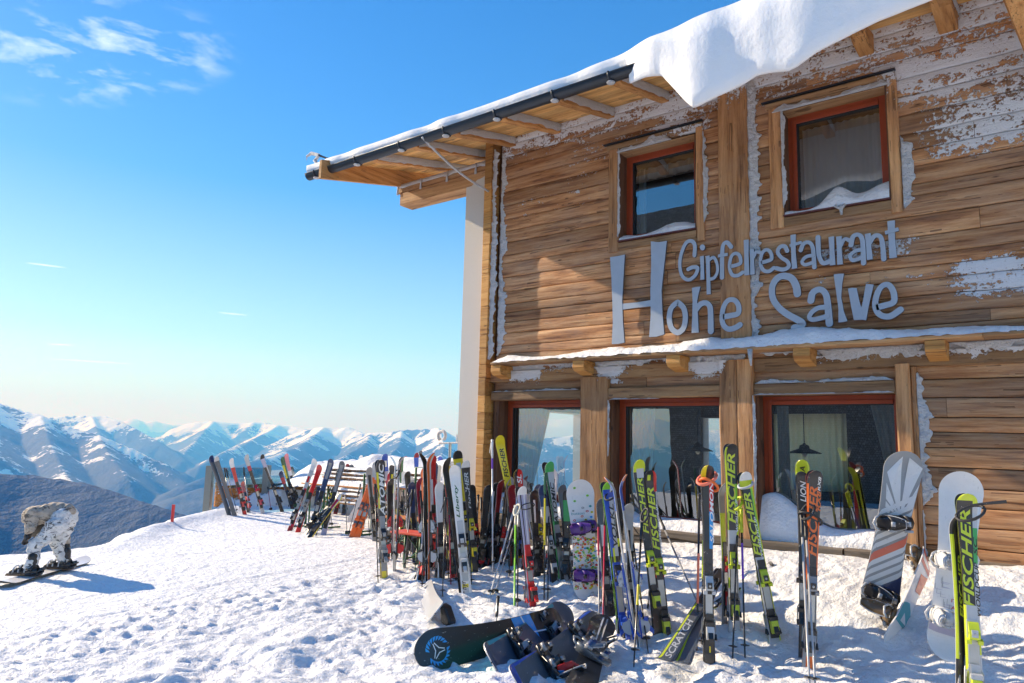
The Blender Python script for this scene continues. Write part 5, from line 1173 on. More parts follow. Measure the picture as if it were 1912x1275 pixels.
skis((641, 962), (658, 867), Lx, -15, 'navy', 'slim navy ski just right of the dark red ski', [(.85, 1, 0, 1, 'slate')])
skis((572, 998), (634, 921), Lx, -60, 'white', 'upper of the two yellow edged skis slanting in front of the navy skis', [(.0, .3, .2, .8, 'dark'), (0, 1, 0, .3, 'yellow')], bind=('dark', 'black'), edge='yellow', baseb='yellow')
skis((579, 1003), (637, 925), Lx, -30, 'white', 'lower, red striped one of the two yellow edged skis slanting in front', [(.35, .9, .3, .7, 'crimson'), (0, 1, .85, 1, 'yellow'), (0, 1, 0, .12, 'yellow')], bind=('dark', 'black'), edge='yellow')
snowboard((658, 975), (697, 890), Lx, -25, .24, 'white', 'plain white snowboard leaning behind the orange skis', under='white')
skis((657, 1003), (703, 869), Lx, -12, 'orange', 'orange ski of the pair leaning on the beer table, left one with transparent grey tip', [(.86, 1, 0, 1, 'silver'), (.40, .43, 0, 1, 'dark'), (.28, .31, 0, 1, 'slate')], bind=('slate', 'orange'), ww=.085)
skis((667, 1003), (709, 875), Lx, -12, 'orange', 'orange ski of the pair leaning on the beer table, right one with lilac marks', [(.86, 1, 0, 1, 'silver'), (.44, .48, 0, 1, 'lilac'), (.28, .31, 0, 1, 'slate')], bind=('slate', 'orange'), ww=.085)
skis((686, 950), (673, 850), Lx, 15, 'lime', 'lime green ski tip rising behind the rack left of the white lettered tip', [(.9, 1, 0, 1, 'white')])
skis((692, 950), (683, 851), Lx, 5, 'silver', 'pale grey ski tip with dark lettering above the orange skis', texts=[('SALOMON', .62, .97, .06, 'dark', .5)])
skis((702, 940), (694, 847), Lx, 20, 'brown', 'brown ski tip directly above the orange skis')
skipole((648, 1000), (645, 925), 1.0, 'dark', 'black ski pole standing straight left of the orange skis', basket=.09)
skipole((650, 1001), (673, 905), 1.0, 'dark', 'black ski pole leaning across the white snowboard', basket=.09)
skipole((547, 990), (583, 905), 1.0, 'black', 'black ski pole between the two red skis', basket=.09)
# -- middle group
skis((717, 1084), (709, 858), Lx, 14, 'dark', 'black and grey ski pair with big white lettering and golden yellow tails', [(.0, .24, 0, 1, 'gold'), (.06, .2, .2, .7, 'yellow'), (.62, .9, 0, .28, 'yellow'), (.3, .5, .2, .8, 'grey')], [('ATOMIC', .56, .97, .062, 'white', .60)], n=2, bind=('black', 'grey'), bindz=(.42, .27), splay=.3)
skipole((706, 1090), (700, 905), 1.0, 'black', 'black ski pole left of the lettered black and grey pair'); skipole((726, 1040), (739, 905), 1.0, 'dark', 'dark ski pole right of the lettered black and grey pair')
skis((736, 1000), (717, 847), Lx, 20, 'lilac', 'ski with blue and white tip leaning left behind the silver pair', [(.8, 1, 0, 1, 'blue'), (.86, .92, .2, .8, 'white'), (.4, .7, 0, .5, 'crimson')])
skis((736, 1068), (742, 852), Lx, 78, 'silver', 'slender silver ski pair seen edge on with black strap round it', [(.3, .5, 0, 1, 'red')], n=2, bind=('red', 'black'), splay=.5, edge='white', baseb='white')
skis((752, 985), (748, 853), Lx, 30, 'darkgreen', 'dark green ski just right of the silver edge on pair', [(.8, 1, 0, .5, 'black')])
skis((765, 960), (755, 852), Lx, 35, 'pink', 'salmon pink ski with curled tip', [(.5, .8, 0, 1, 'silver'), (.3, .5, 0, 1, 'white')])
skis((772, 950), (765, 858), Lx, 0, 'yellow', 'ski with yellow tip and black nose behind the pink one', [(.95, 1, 0, 1, 'black'), (.0, .8, 0, 1, 'dark')])
skis((779, 975), (777, 845), Lx, 20, 'blue', 'bright blue ski with dark tip held by the green rack', [(.93, 1, 0, 1, 'darkred'), (.3, .5, 0, 1, 'violet'), (.5, .55, 0, 1, 'lime')])
skis((792, 960), (783, 841), Lx, 30, 'slate', 'slim dark ski right behind the bright blue ski', [(.7, .95, 0, .5, 'sky')])
skis((758, 1005), (722, 925), Lx, 20, 'crimson', 'crimson and yellow ski lying low behind the silver pair', [(.2, .5, 0, 1, 'yellow')])
skis((800, 1090), (797, 845), Lx, 62, 'white', 'white and orange ski pair seen from the side, left of the black ski', [(.0, 1, 0, .45, 'orange'), (.25, .5, .3, 1, 'silver'), (.9, 1, 0, .5, 'orange')], n=2, back=('grey', [(.8, 1, 0, 1, 'white')]), bind=('silver', 'black'), splay=.6, edge='silver', gap=.004)
skis((812, 1060), (806, 850), Lx, 20, 'red', 'red and white ski right behind the white and orange pair', [(.55, .8, .0, .5, 'white'), (.3, .5, 0, 1, 'black')], bind=('red', 'black'))
skis((783, 1090), (795, 985), Lx, 20, 'silver', 'ski with bright red bindings half hidden below the orange pair', [(.3, .6, 0, 1, 'red')], bind=('red', 'black'))
skis((806, 975), (824, 852), Lx, -20, 'navy', 'long navy blue ski leaning right to the black ski tip', [(.85, 1, 0, 1, 'blue')])
skis((862, 1110), (829, 855), Lx, 55, 'black', 'matte black ski with broad tip leaning left against the white scribbled ski', binds=False, ww=.085, wt=.125, edge='dark')
skis((872, 1113), (848, 868), Lx, 4, 'white', 'white ski scribbled with black and yellow writing, the widest of the middle group', [(.05, .14, .1, .8, 'silver'), (.55, .58, .2, .8, 'yellow'), (.13, .16, .1, .7, 'yellow')], [('nyr nyr', .04, .18, .055, 'black', .4), ('Liberty', .62, .86, .045, 'darkgreen', .45), ('flow', .5, .58, .045, 'gold', .6), ('oOo', .34, .42, .05, 'dark', .5)], ww=.095, wt=.135, wl=.12, bind=('black', 'silver'), bindz=(.46, .30), edge='silver')
skis((878, 1060), (853, 841), Lx, 8, 'grey', 'yellow and grey ski with black nose behind the white scribbled ski', [(.93, 1, 0, 1, 'dark'), (.6, .93, .0, 1, 'yellow'), (.86, .9, .2, .8, 'silver')], bind=('yellow', 'black'), ww=.09, wt=.13)
skis((886, 1070), (868, 860), Lx, 15, 'dark', 'black ski with pale lettering and white green tip beside the yellow and grey ski', [(.94, 1, 0, 1, 'white'), (.0, .4, 0, .3, 'yellow')], [('FISCHER', .60, .90, .05, 'silver', .45)], bind=('yellow', 'black'))
skis((868, 1000), (903, 858), Lx, -25, 'crimson', 'crimson ski with black binding leaning right in front of the plaster wall', [(.8, 1, 0, 1, 'red'), (.45, .62, 0, .5, 'pink')], bind=('red', 'black'), bindz=(.62, .45), ww=.085)
skipole((788, 1105), (793, 905), 1.0, 'black', 'black ski pole left of the white and orange pair'); skipole((826, 1118), (832, 930), 1.0, 'black', 'black ski pole left of the matte black ski, foot in front of the metal board')
skipole((816, 1060), (812, 900), 1.0, 'silver', 'silver ski pole between the red ski and the matte black ski'); skipole((842, 1100), (838, 925), 1.0, 'crimson', 'crimson ski pole with black grip in front of the matte black ski')
skipole((852, 1095), (846, 930), 1.0, 'dark', 'dark ski pole touching the white scribbled ski'); skipole((754, 1066), (770, 915), 1.0, 'grey', 'grey ski pole with wide lean between silver pair and bench'); skipole((757, 1062), (762, 920), 1.0, 'grey', 'grey ski pole standing beside the leaning grey one')
skipole((742, 1000), (758, 925), 1.0, 'silver', 'silver ski pole slanting in front of the bench'); skipole((775, 1065), (786, 930), 1.0, 'darkgreen', 'green ski pole left of the side view white and orange pair')
skipole((881, 1098), (872, 920), 1.0, 'black', 'black ski pole just right of the white scribbled ski', strap=False)
# -- corner post group
skipole((920, 1068), (919, 822), 1.2, 'white', 'long white ski pole with purple band against the corner post', 'white', band=('violet', .78, .86), r=.011, basket=.12)
skis((975, 1045), (931, 813), Lx, 12, 'yellow', 'bright yellow ski leaning left, black lettering, tip against the corner post', [(.42, .62, .3, .75, 'dark'), (.1, .42, 0, 1, 'black')], [('FISCHER', .68, .90, .055, 'black', .5), ('RC4', .45, .56, .035, 'silver', .5)], bind=('blue', 'black'), ww=.085, wt=.125, edge='yellow', bindz=(.36, .2))
skis((912, 1020), (886, 862), Lx, 45, 'gold', 'slim yellow ski seen edge on right of the crimson ski', edge='yellow', baseb='yellow', binds=False)
for k, (bx, by, tx, ty, c, lb) in enumerate([(893, 1062, 912, 905, 'black', 'black ski in the dark heap at the corner post, nearest the crimson ski'), (904, 1060, 925, 900, 'dark', 'dark grey ski in the heap at the corner post with white stripe'), (914, 1058, 935, 895, 'darkred', 'dark red ski in the heap at the corner post'), (925, 1056, 948, 905, 'black', 'black ski with red binding in the heap behind the bright yellow ski'), (937, 1056, 958, 912, 'navy', 'navy ski low in the heap behind the bright yellow ski'), (886, 1066, 905, 930, 'silver', 'silver ski lying against the plaster wall foot'), (949, 1058, 944, 895, 'dark', 'dark ski upright between yellow ski and the window')]):
    skis((bx, by), (tx, ty), Lx, 20+k*13, c, lb, [(.5, .9, .3, .5, 'silver')] if k % 2 else [], bind=('red' if k in (3, 5) else 'black', 'black'))
skis((986, 1060), (966, 876), Lx, 14, 'red', 'short red and black slalom ski with white letters on its tip behind the grey pair', [(.0, .7, 0, 1, 'dark'), (.7, 1, 0, .35, 'black')], [('SL', .86, .95, .055, 'white', .6)], edge='yellow', bind=('red', 'black'))
skis((1012, 1075), (983, 922), Lx, 22, 'silver', 'silver ski with royal blue edge right of the striped grey pair', [(.0, .5, .5, 1, 'blue'), (.5, 1, .7, 1, 'blue'), (.0, .12, 0, 1, 'blue')], bind=('dark', 'black'), edge='blue')
skis((993, 1130), (972, 908), Lx, 24, 'lilac', 'striped lilac grey ski pair with black strap and red binding levers', [(.3, .95, .3, .42, 'dark'), (.3, .95, .6, .7, 'white'), (.93, 1, 0, 1, 'white')], n=2, back=('grey',), bind=('dark', 'red'), splay=.3, edge='steel', bindz=(.40, .18))
skipole((960, 1150), (963, 950), 1.2, 'lime', 'pale green ski pole with pale green strap beside the striped grey pair', 'cream', r=.012); skipole((966, 1135), (968, 955), 1.2, 'dark', 'dark ski pole close to the pale green one', 'cream', r=.009)
skipole((913, 1118), (962, 945), 1.2, 'white', 'white ski pole leaning right to the pale green grips, outer of two', 'silver', r=.010); skipole((922, 1116), (968, 950), 1.2, 'silver', 'silver ski pole leaning right to the pale green grips, inner of two', 'silver', r=.010)
skipole((925, 1178), (930, 1115), .35, 'silver', 'short thin silver pole poking out of the snow above the black snowboard', 'black', r=.008, strap=False, basket=.04)
skis((1050, 1088), (1022, 862), Lx, 22, 'darkgreen', 'green and black ski pair with lettering in front of the left window', [(.55, .92, .3, 1, 'silver'), (.92, 1, 0, 1, 'green'), (.0, .55, 0, .3, 'green')], [('ATOMIC', .52, .84, .045, 'black', .6)], n=2, back=('red', [(.5, 1, .2, .8, 'white')]), bind=('black', 'grey'), edge='steel', splay=.7, gap=.004, bindz=(.40, .16))
skipole((1016, 1116), (1018, 885), 1.2, 'black', 'ski pole with yellow upper shaft left of the green and black pair', 'darkgreen', band=('yellow', .42, .80), r=.010)
skipole((1023, 1116), (1025, 905), 1.2, 'dark', 'dark ski pole beside the yellow shafted one', r=.008); skipole((995, 1040), (999, 915), 1.2, 'dark', 'ski pole with red grip in front of the left window sill', 'red')
skipole((938, 1060), (940, 930), 1.0, 'blue', 'blue ski pole low between the yellow ski and the white poles', r=.009, basket=.06)
# dotted snowboard with purple bindings
dr = random.Random(4); DL, DW = 1.60, .29; dec = []
for k in range(250):
    u = dr.uniform(-.44, .44); v = dr.uniform(.10, .52); c = dr.choice(['yellow', 'yellow', 'red', 'green', 'teal', 'orange', 'white', 'acid', 'crimson', 'lime', 'sky', 'gold']); r_ = dr.uniform(.009, .017); dec.append((disc(u, v, r_, DL, DW), c))
    if k % 2: dec.append((disc(u, v, r_*.5, DL, DW, 7), dr.choice(['white', 'yellow', 'darkgreen', 'red'])))
for (u, v, c) in ((-.2, .93, 'lime'), (.25, .86, 'lime'), (-.22, .82, 'lime'), (.05, .76, 'grey'), (.32, .77, 'teal'), (-.3, .74, 'silver'), (.2, .73, 'red'), (.36, .72, 'yellow'), (-.28, .66, 'red'), (.0, .69, 'orange'), (.32, .68, 'sky'), (.38, .65, 'acid'), (.12, .66, 'yellow'), (-.1, .64, 'green'), (.42, .60, 'crimson')):
    dec.append((disc(u, v, .015, DL, DW, 12), c)); dec.append((disc(u, v, .007, DL, DW, 8), 'white' if c in ('red', 'orange', 'grey') else 'darkgreen'))
for pl in btext('button', -.38, .705, .052, DL, DW, 0, 0, .15): dec.append((pl, 'teal'))
snowboard((1098, 1112), (1081, 895), Lx, 8, DW, 'white', 'white snowboard covered with coloured button dots and dark purple bindings', dec, bc=('purple', 'purple', 'black'), bpos=(.21, .60), ang=(6, -8), flip=1, bury=.05, fold=75)
# -- in front of the middle window
skis((1163, 1186), (1132, 899), Lx, 20, 'blue', 'blue and lime ski pair with dark letters left of the orange tipped pair', [(.95, 1, 0, 1, 'lime'), (.93, .99, .6, 1, 'white'), (.0, .55, 0, 1, 'dark'), (.55, .9, .45, 1, 'silver'), (.3, .6, .3, .45, 'acid')], [('VOLKL', .60, .86, .045, 'dark', .68)], n=2, back=('grey',), bind=('black', 'blue'), splay=.3, edge='lime', bindz=(.44, .12))
skis((1193, 1200), (1149, 888), Lx, 80, 'silver', 'silver ski pair seen edge on with two orange tips curling apart', [(.965, 1, 0, 1, 'orange'), (.8, .965, 0, 1, 'blue')], n=2, bind=('silver', 'blue'), splay=.8, edge='white', baseb='silver', gap=.003, bindz=(.42, .17))
skipole((1119, 1190), (1117, 945), 1.2, 'grey', 'grey ski pole with red upper shaft left of the blue and lime pair', band=('crimson', .6, .85), r=.009); skipole((1125, 1195), (1130, 940), 1.2, 'crimson', 'red shafted ski pole touching the blue and lime pair', r=.009)
skipole((1184, 1234), (1199, 965), 1.2, 'black', 'black ski pole with yellow band hanging its grip at the sill, right one', band=('yellow', .36, .5), r=.009); skipole((1209, 1210), (1177, 972), 1.2, 'black', 'black ski pole crossing the one with the yellow band', band=('gold', .36, .48), r=.009)
FB = ('acid', 'dark')
skis((1229, 1190), (1190, 858), Lx, 18, 'dark', 'black and yellow lettered ski with pale green tip standing behind the red edged pair', [(.93, 1, 0, 1, 'acid'), (.9, .95, .2, .9, 'silver')], [('FISCHER', .60, .90, .052, 'acid', .45)], bind=FB, edge='silver')
skis((1242, 1186), (1211, 878), Lx, 14, 'dark', 'black ski pair with yellow letters and red edge before the middle window', [(.88, 1, .8, 1, 'red'), (.5, .88, .85, 1, 'silver'), (.38, .50, 0, 1, 'red'), (.0, .10, 0, .6, 'red'), (.94, .975, .2, .55, 'acid')], [('FISCHER', .54, .90, .062, 'acid', .42), ('WORLDCUP', .52, .80, .018, 'white', .98)], n=2, back=('dark', [(.0, .4, .0, .5, 'red')]), bind=FB, splay=.25, edge='silver', bindz=(.45, .14), ww=.078, wt=.125)
skipole((1310, 1142), (1229, 962), 1.2, 'grey', 'long grey ski pole slanting right from the red edged pair', r=.010, basket=.06)
skis((1324, 1234), (1320, 868), Lx, 8, 'dark', 'dark ski pair tied with orange straps and blue red letter panel', [(.60, .78, .62, 1, 'sky'), (.78, .92, .62, 1, 'red'), (.93, 1, .0, .35, 'yellow'), (.1, .3, .45, .6, 'yellow')], [('SALOMON', .62, .92, .030, 'white', .92)], n=2, back=('darkred',), bind=('silver', 'black'), splay=.2, edge='silver', bindz=(.42, .22))
skipole((1301, 1216), (1306, 925), 1.2, 'black', 'black ski pole with orange and red shaft left of the orange strapped pair', band=('salmon', .3, .62), r=.010); skipole((1311, 1210), (1314, 935), 1.2, 'black', 'black ski pole with lime lettered shaft next to the orange strapped pair', band=('acid', .45, .72), r=.010)
skis((1371, 1184), (1364, 828), Lx, 10, 'dark', 'tall black ski pair with large yellow letters in front of the main column', [(.02, .56, 0, 1, 'silver'), (.28, .34, .0, .8, 'acid'), (.66, .80, .75, 1, 'lime'), (.56, .98, 0, .12, 'acid')], [('FISCHER', .60, .95, .066, 'acid', .46), ('WORLDCUP', .56, .72, .020, 'white', .95)], n=2, back=('dark', [(.9, 1, 0, 1, 'acid')]), bind=FB, splay=.3, edge='silver', bindz=(.42, .20), ww=.080, wt=.125)
skis((1446, 1192), (1388, 881), Lx, 14, 'dark', 'lime edged ski pair with white tip leaning left onto the tall pair', [(.95, 1, 0, 1, 'white'), (.90, .95, 0, 1, 'acid'), (.55, .90, .70, 1, 'lime'), (.02, .52, 0, 1, 'silver'), (.02, .9, .88, 1, 'acid')], [('FISCHER', .52, .88, .058, 'acid', .36), ('WORLDCUP', .50, .74, .020, 'white', .74)], n=2, back=('acid', [(.1, .8, .3, .7, 'dark')]), bind=FB, splay=.35, edge='acid', bindz=(.40, .16), ww=.080)
skipole((1368, 1228), (1378, 955), 1.2, 'dark', 'dark ski pole right in front of the tall lettered pair', 'acid', r=.009); skipole((1391, 1226), (1384, 950), 1.2, 'dark', 'dark ski pole with purple upper shaft by the tall lettered pair', 'acid', band=('violet', .5, .75), r=.009)
skis((1338, 1128), (1442, 1058), Lx, -60, 'dark', 'yellow and black ski lying slantwise behind the tall pair', [(.2, .8, .3, .7, 'acid')], bind=FB, edge='acid', binds=False)
# lying ski with SCRATCH lettering
A_ = ground_at(1232, 1262) + Vector((0, 0, .05)); D_ = ground_at(1352, 1128) + Vector((0, 0, .30)); zax = (A_-D_).normalized(); up_ = Vector((.12, -.75, .66)); y_ = -(up_ - zax*up_.dot(zax)).normalized(); x_ = y_.cross(zax).normalized()
M_ = Matrix.Translation(D_) @ Matrix((x_, y_, zax)).transposed().to_4x4(); Ls = (A_-D_).length
root = empty('ski_pair', M_); tag(root, 'grey ski pair with Scratch lettering lying half buried at the front', 'skis', GRP)
for k_ in (0, 1):
    s_ = link('ski', ski_mesh(Ls, 'slate', [(.05, .95, .75, .84, 'acid'), (.0, .4, 0, 1, 'dark')], [] if k_ else [('SCRATCH', .92, .58, -.055, 'silver', .42)], ww=.10, wt=.135, edge='grey'), root, Matrix.Translation((.05*k_, .03*k_, -.05*k_)) @ Matrix.Rotation(math.radians(-6*k_), 4, 'Y'))
    link('toe_piece', binding_meshes('black')[0], s_, Matrix.Translation((0, -.012, Ls*.22)))
# -- right group
skis((1512, 1205), (1497, 858), Lx, 4, 'acid', 'yellow ski with triangle marks whose tip shows under the lamp', [(.0, .9, 0, 1, 'dark')], texts=[('A', .935, .965, .04, 'black', .5)], binds=False, ww=.08, wt=.12)
skis((1503, 1222), (1499, 880), Lx, -8, 'dark', 'black ski with white letters just left of the orange lettered ski pair', [(.3, .5, 0, 1, 'grey')], [('LION', .84, .95, .045, 'white', .55)], bind=('black', 'dark'), edge='silver')
skis((1510, 1240), (1521, 878), Lx, 10, 'dark', 'black ski pair with large orange letters standing alone before the right window', [(.50, .93, .0, .10, 'orange'), (.40, .60, .0, .22, 'orange'), (.40, .75, .88, 1, 'orange'), (.0, .4, 0, 1, 'grey'), (.02, .10, .2, .7, 'orange')], [('FISCHER', .58, .92, .064, 'orange', .44), ('RX8', .80, .90, .030, 'orange', .92), ('RX8', .90, .97, .022, 'white', .90)], n=2, back=('dark',), bind=('grey', 'black'), splay=.2, edge='orange', bindz=(.44, .20), ww=.080, wt=.125)
m_ = MB(); bb = at_y(1508, 950, -2.35)
skipole((1512, 1290), (1496, 955), 1.3, 'steel', 'steel ski pole with black grip left of the orange lettered pair', r=.010); skipole((1523, 1292), (1503, 962), 1.3, 'steel', 'second steel ski pole strapped to the orange lettered pair', r=.010)
# striped snowboard
PAL['stripegrey'] = (.36, .37, .38)
SLn, SW = 1.62, .30; dec = []
for (a0, a1, r0, r1) in ((-78, -60, .12, 1.0), (-55, -40, .1, 1.0), (-36, -22, .1, 1.0), (-18, -5, .1, 1.02), (-1, 10, .10, 1.02), (14, 25, .14, 1.0), (29, 40, .2, .9), (45, 58, .2, .8)):
    pl = [];  c0 = (.12, .50)
    for (a_, r_) in ((a0, r0), (a1, r0), (a1, r1), (a0, r1)):
        u = c0[0]+r_*math.sin(math.radians(a_))*.72/SW; v = c0[1]+.10+r_*math.cos(math.radians(a_))*.62/SLn; k_ = 1 if abs(u) <= .47 else (.47-abs(c0[0]))/(abs(u)-abs(c0[0])); k_ = max(0, min(1, k_)); pl.append((c0[0]+(u-c0[0])*k_, min(.965, c0[1]+.10+(v-c0[1]-.10)*k_)))
    dec.append((pl, 'white'))
for k in range(10):
    v0 = .10+.052*k; dec.append(([(-.5, v0), (-.5, v0+.032), (.5, v0+.20), (.5, v0+.165)], 'white' if k != 4 else 'salmon'))
dec.append(([(-.5, .29), (-.5, .32), (.5, .50), (.5, .445)], 'salmon')); dec.append(([(.2, .03), (-.2, .03), (-.4, .12), (.5, .26), (.5, .12)], 'navy'))
for pl in btext('hmm', -.30, .385, .03, SLn, SW, 28): dec.append((pl, 'grey'))
snowboard((1638, 1136), (1692, 842), Lx, 14, SW, 'stripegrey', 'tall grey and white striped snowboard with black bindings and a salmon stripe', dec, bc=('black', 'black', 'silver'), bpos=(.13, .565), ang=(8, -12), flip=1, bury=.05, fold=72, under='navy')
# white snowboard with text
TL, TWd = 1.62, .29; dec = []
for k, wd in enumerate(['IT', 'A', 'CA', 'PI']):
    for pl in btext(wd, -.02, .30-.037*k, .042, TL, TWd, 0): dec.append((pl, 'crimson' if k < 2 else 'navy'))
tr_ = random.Random(2)
for k in range(26):
    u = tr_.uniform(-.45, .1); v = tr_.uniform(.12, .40); dec.append(([(u, v), (u+.008, v), (u+.008, v+.03), (u, v+.03)], 'grey')); dec.append(([(u, v), (u+tr_.uniform(.1, .25), v), (u+.12, v+.0018), (u, v+.0018)], 'lilac'))
dec.append(([(-.5, .14), (-.3, .13), (.3, .12), (.3, .20), (.05, .17), (-.5, .19)], 'lilac'))
snowboard((1770, 1218), (1797, 880), Lx, 6, TWd, 'white', 'plain white snowboard with red letters low down behind the rightmost skis', dec, bc=('white', 'silver', 'silver'), bpos=(.22, .53), ang=(4, -10), flip=1, bury=.05, fold=25, under='silver', edge='silver')
# side view snowboard with bronze bindings
snowboard((1676, 1185), (1741, 1030), Lx, -112, .26, 'dark', 'snowboard seen from its edge with bronze bindings and teal red artwork on the base', [([(-.5, .22), (.5, .15), (.5, .34), (0, .42), (-.5, .36)], 'teal', 1), ([(-.3, .25), (.2, .2), (.1, .3)], 'white', 1), ([(-.5, .82), (.5, .78), (.5, .96), (-.5, .96)], 'red', 1), ([(-.5, .60), (0, .55), (.1, .72), (-.5, .8)], 'salmon', 1)], bc=('bronze', 'brown', 'silver'), bpos=(.20, .86), ang=(0, 0), flip=-1, bury=.10, under='white', edge='white')
# rightmost pair
skis((1822, 1330), (1803, 921), Lx, 10, 'acid', 'rightmost ski pair, yellow and black with big letters and a black strap', [(.52, .97, .0, .80, 'dark'), (.70, .84, .78, 1, 'green'), (.84, .95, .75, 1, 'silver'), (.40, .70, .80, 1, 'silver'), (.0, .30, .2, 1, 'silver'), (.30, .36, .3, .9, 'grey')], [('FISCHER', .50, .93, .060, 'acid', .36), ('WORLDCUP', .47, .70, .026, 'black', .92), ('SC', .73, .81, .022, 'black', .92)], n=2, back=('dark', [(.2, .8, .0, .4, 'acid')]), bind=('acid', 'silver'), splay=.25, edge='acid', bindz=(.40, .20), ww=.090, wt=.135, zb=-.02)
skis((1797, 1325), (1785, 960), Lx, 30, 'black', 'narrow black and yellow lettered ski on the left side of the rightmost pair', [(.3, .9, 0, .3, 'acid')], [('FISCHER', .5, .8, .03, 'acid', .6)], binds=False, edge='silver', zb=-.02)
skipole((1790, 1330), (1796, 960), 1.3, 'grey', 'grey ski pole left of the rightmost pair with white and navy strap', 'black', r=.011, zb=-.02); skipole((1802, 1335), (1806, 965), 1.3, 'grey', 'grey ski pole in front of the rightmost pair', 'black', r=.011, zb=-.02)
def strap(pts, r, col, label, name='ski_strap'):
    m_ = MB(); m_.tube(pts, r, 6); o = m_.build(name, paint(col, .6), None, smooth=True); tag(o, label, 'strap', 'straps tied round skis'); return o
def loop_at(px, py, D, w, h, col, label, r=.006):
    c = ground_at(*D); d = ray(px, py).normalized(); n_ = Vector((c.x-CAM.x, c.y-CAM.y, 0)); t = (c-CAM).dot(n_)/d.dot(n_); p = CAM+d*t
    rt = Vector((n_.y, -n_.x, 0)).normalized(); fw = n_.normalized(); pts = [p+rt*w*math.cos(a_)+fw*(.05*math.sin(a_)-.0)+Vector((0, 0, h*math.sin(a_*1.0+.6))) for a_ in np.linspace(0, 2*math.pi, 16)]; return strap(pts, r, col, label), p, rt, fw
for (px, py, D, w, h, c, lb, r_) in ((1320, 893, (1324, 1234), .075, .05, 'salmon', 'orange strap knotted round the tips of the dark ski pair', .014), (1324, 905, (1324, 1234), .07, -.05, 'orange', 'second orange strap crossing the first on the dark ski pair', .012), (1392, 905, (1446, 1192), .06, .03, 'silver', 'grey green strap round the lime edged pair', .011), (1378, 940, (1371, 1184), .035, .05, 'acid', 'yellow strap hanging by the tall lettered pair', .014), (1513, 968, (1512, 1240), .085, -.05, 'black', 'black strap round the orange lettered pair', .009), (1812, 958, (1822, 1330), .08, .05, 'black', 'black strap with loose end round the rightmost pair', .010), (1508, 955, (1512, 1240), .05, .06, 'black', 'black strap knotted at the grips beside the orange lettered pair', .012), (740, 885, (736, 1068), .035, .05, 'black', 'black strap round the silver edge on pair', .008), (985, 945, (993, 1130), .07, .03, 'black', 'black strap round the striped grey pair', .006), (965, 952, (960, 1150), .03, .05, 'cream', 'pale green strap at the grips of the white poles', .010), (1140, 925, (1163, 1186), .05, .04, 'black', 'black strap on the blue and lime pair', .009), (1204, 962, (1184, 1234), .03, .05, 'black', 'black strap joining the crossed black poles', .010)):
    loop_at(px, py, D, w, h, c, lb, r_)
o, p, rt, fw = loop_at(1828, 944, (1822, 1330), .02, .01, 'black', 'black loose strap end sticking out right of the rightmost pair', .004)
m_ = MB(); m_.tube([p-rt*.05, p+rt*.06+Vector((0, 0, .02)), p+rt*.15+Vector((0, 0, .035))], [.006, .01, .012], 5); so_ = m_.build('ski_strap', paint('black', .6), None); tag(so_, 'black loose strap end sticking out right of the rightmost pair, outer piece', 'strap', 'straps tied round skis')
bpy.data.objects.remove(o)
# -- boards lying in front
def lie(A, Bp, wpx, label, L=None, col='black', decals=(), bc=None, w=.26, flipw=1, hA=.13, hB=.13, upv=None, **k):
    a = ground_at(*A); b = ground_at(*Bp); a.z += hA; b.z += hB; z = (b-a).normalized(); c = (a+b)/2; n = upv or (CAM-c); n = (n - z*n.dot(z)).normalized(); y = -n; x = y.cross(z).normalized()
    M = Matrix.Translation(a) @ Matrix((x, y, z)).transposed().to_4x4(); return snowboard(None, None, (b-a).length, 0, w, col, label, decals, bc=bc, M=M, bury=0, **k)
# black board: base side towards the camera, emblem at the left end
BL, BW = 1.5, .30; dec = []
for s_ in (-1, 1):
    for k in range(9):
        a_ = math.radians(200+s_*(18+k*17)); cu_, cv_ = .02, .115; R_ = .088; cx_ = cu_+R_*math.sin(a_)/BW; cz_ = cv_+R_*math.cos(a_)*-1/BL
        t_ = a_+s_*.5; e_ = .024; dec.append(([(cx_+e_*math.cos(t_+s_*.6)/BW, cz_+e_*math.sin(t_+s_*.6)/BL), (cx_+.011*math.cos(t_+1.6)/BW, cz_+.011*math.sin(t_+1.6)/BL), (cx_-e_*math.cos(t_)/BW, cz_-e_*math.sin(t_)/BL), (cx_-.011*math.cos(t_+1.6)/BW, cz_-.011*math.sin(t_+1.6)/BL)], 'sky'))
for k in range(3):
    a_ = math.radians(90+120*k); b0 = math.radians(90+120*k+60); b1 = math.radians(90+120*k-60); c_ = (.02, .115)
    tipp = (c_[0]+.058*math.cos(a_)/BW, c_[1]+.058*math.sin(a_)/BL)
    for bb_ in (b0, b1):
        i_ = (c_[0]+.016*math.cos(bb_)/BW, c_[1]+.016*math.sin(bb_)/BL); i2 = (c_[0]+.024*math.cos(bb_)/BW, c_[1]+.024*math.sin(bb_)/BL); sd = (a_+bb_)/2; t2 = (tipp[0]+.010*math.cos(bb_)/BW, tipp[1]+.010*math.sin(bb_)/BL); dec.append(([i_, i2, t2, (tipp[0]+.003*math.cos(bb_)/BW, tipp[1]+.003*math.sin(bb_)/BL)], 'white'))
dec += [([(-.5, .60), (.5, .66), (.5, .80), (-.5, .735)], 'sky'), ([(-.5, .665), (.5, .735), (.5, .745), (-.5, .675)], 'white'), ([(.02, .66), (.06, .66), (.06, .97), (.02, .97)], 'white')]
BLK = lie((778, 1247), (1056, 1192), 0, 'black snowboard on its side with a blue laurel emblem and blue panel', col='black', decals=dec, w=.30, under='dark', edge='grey', hA=.10, hB=.12, tipcurve=-.05)
def hoop(px, py, D, label):
    g_ = ground_at(*D)
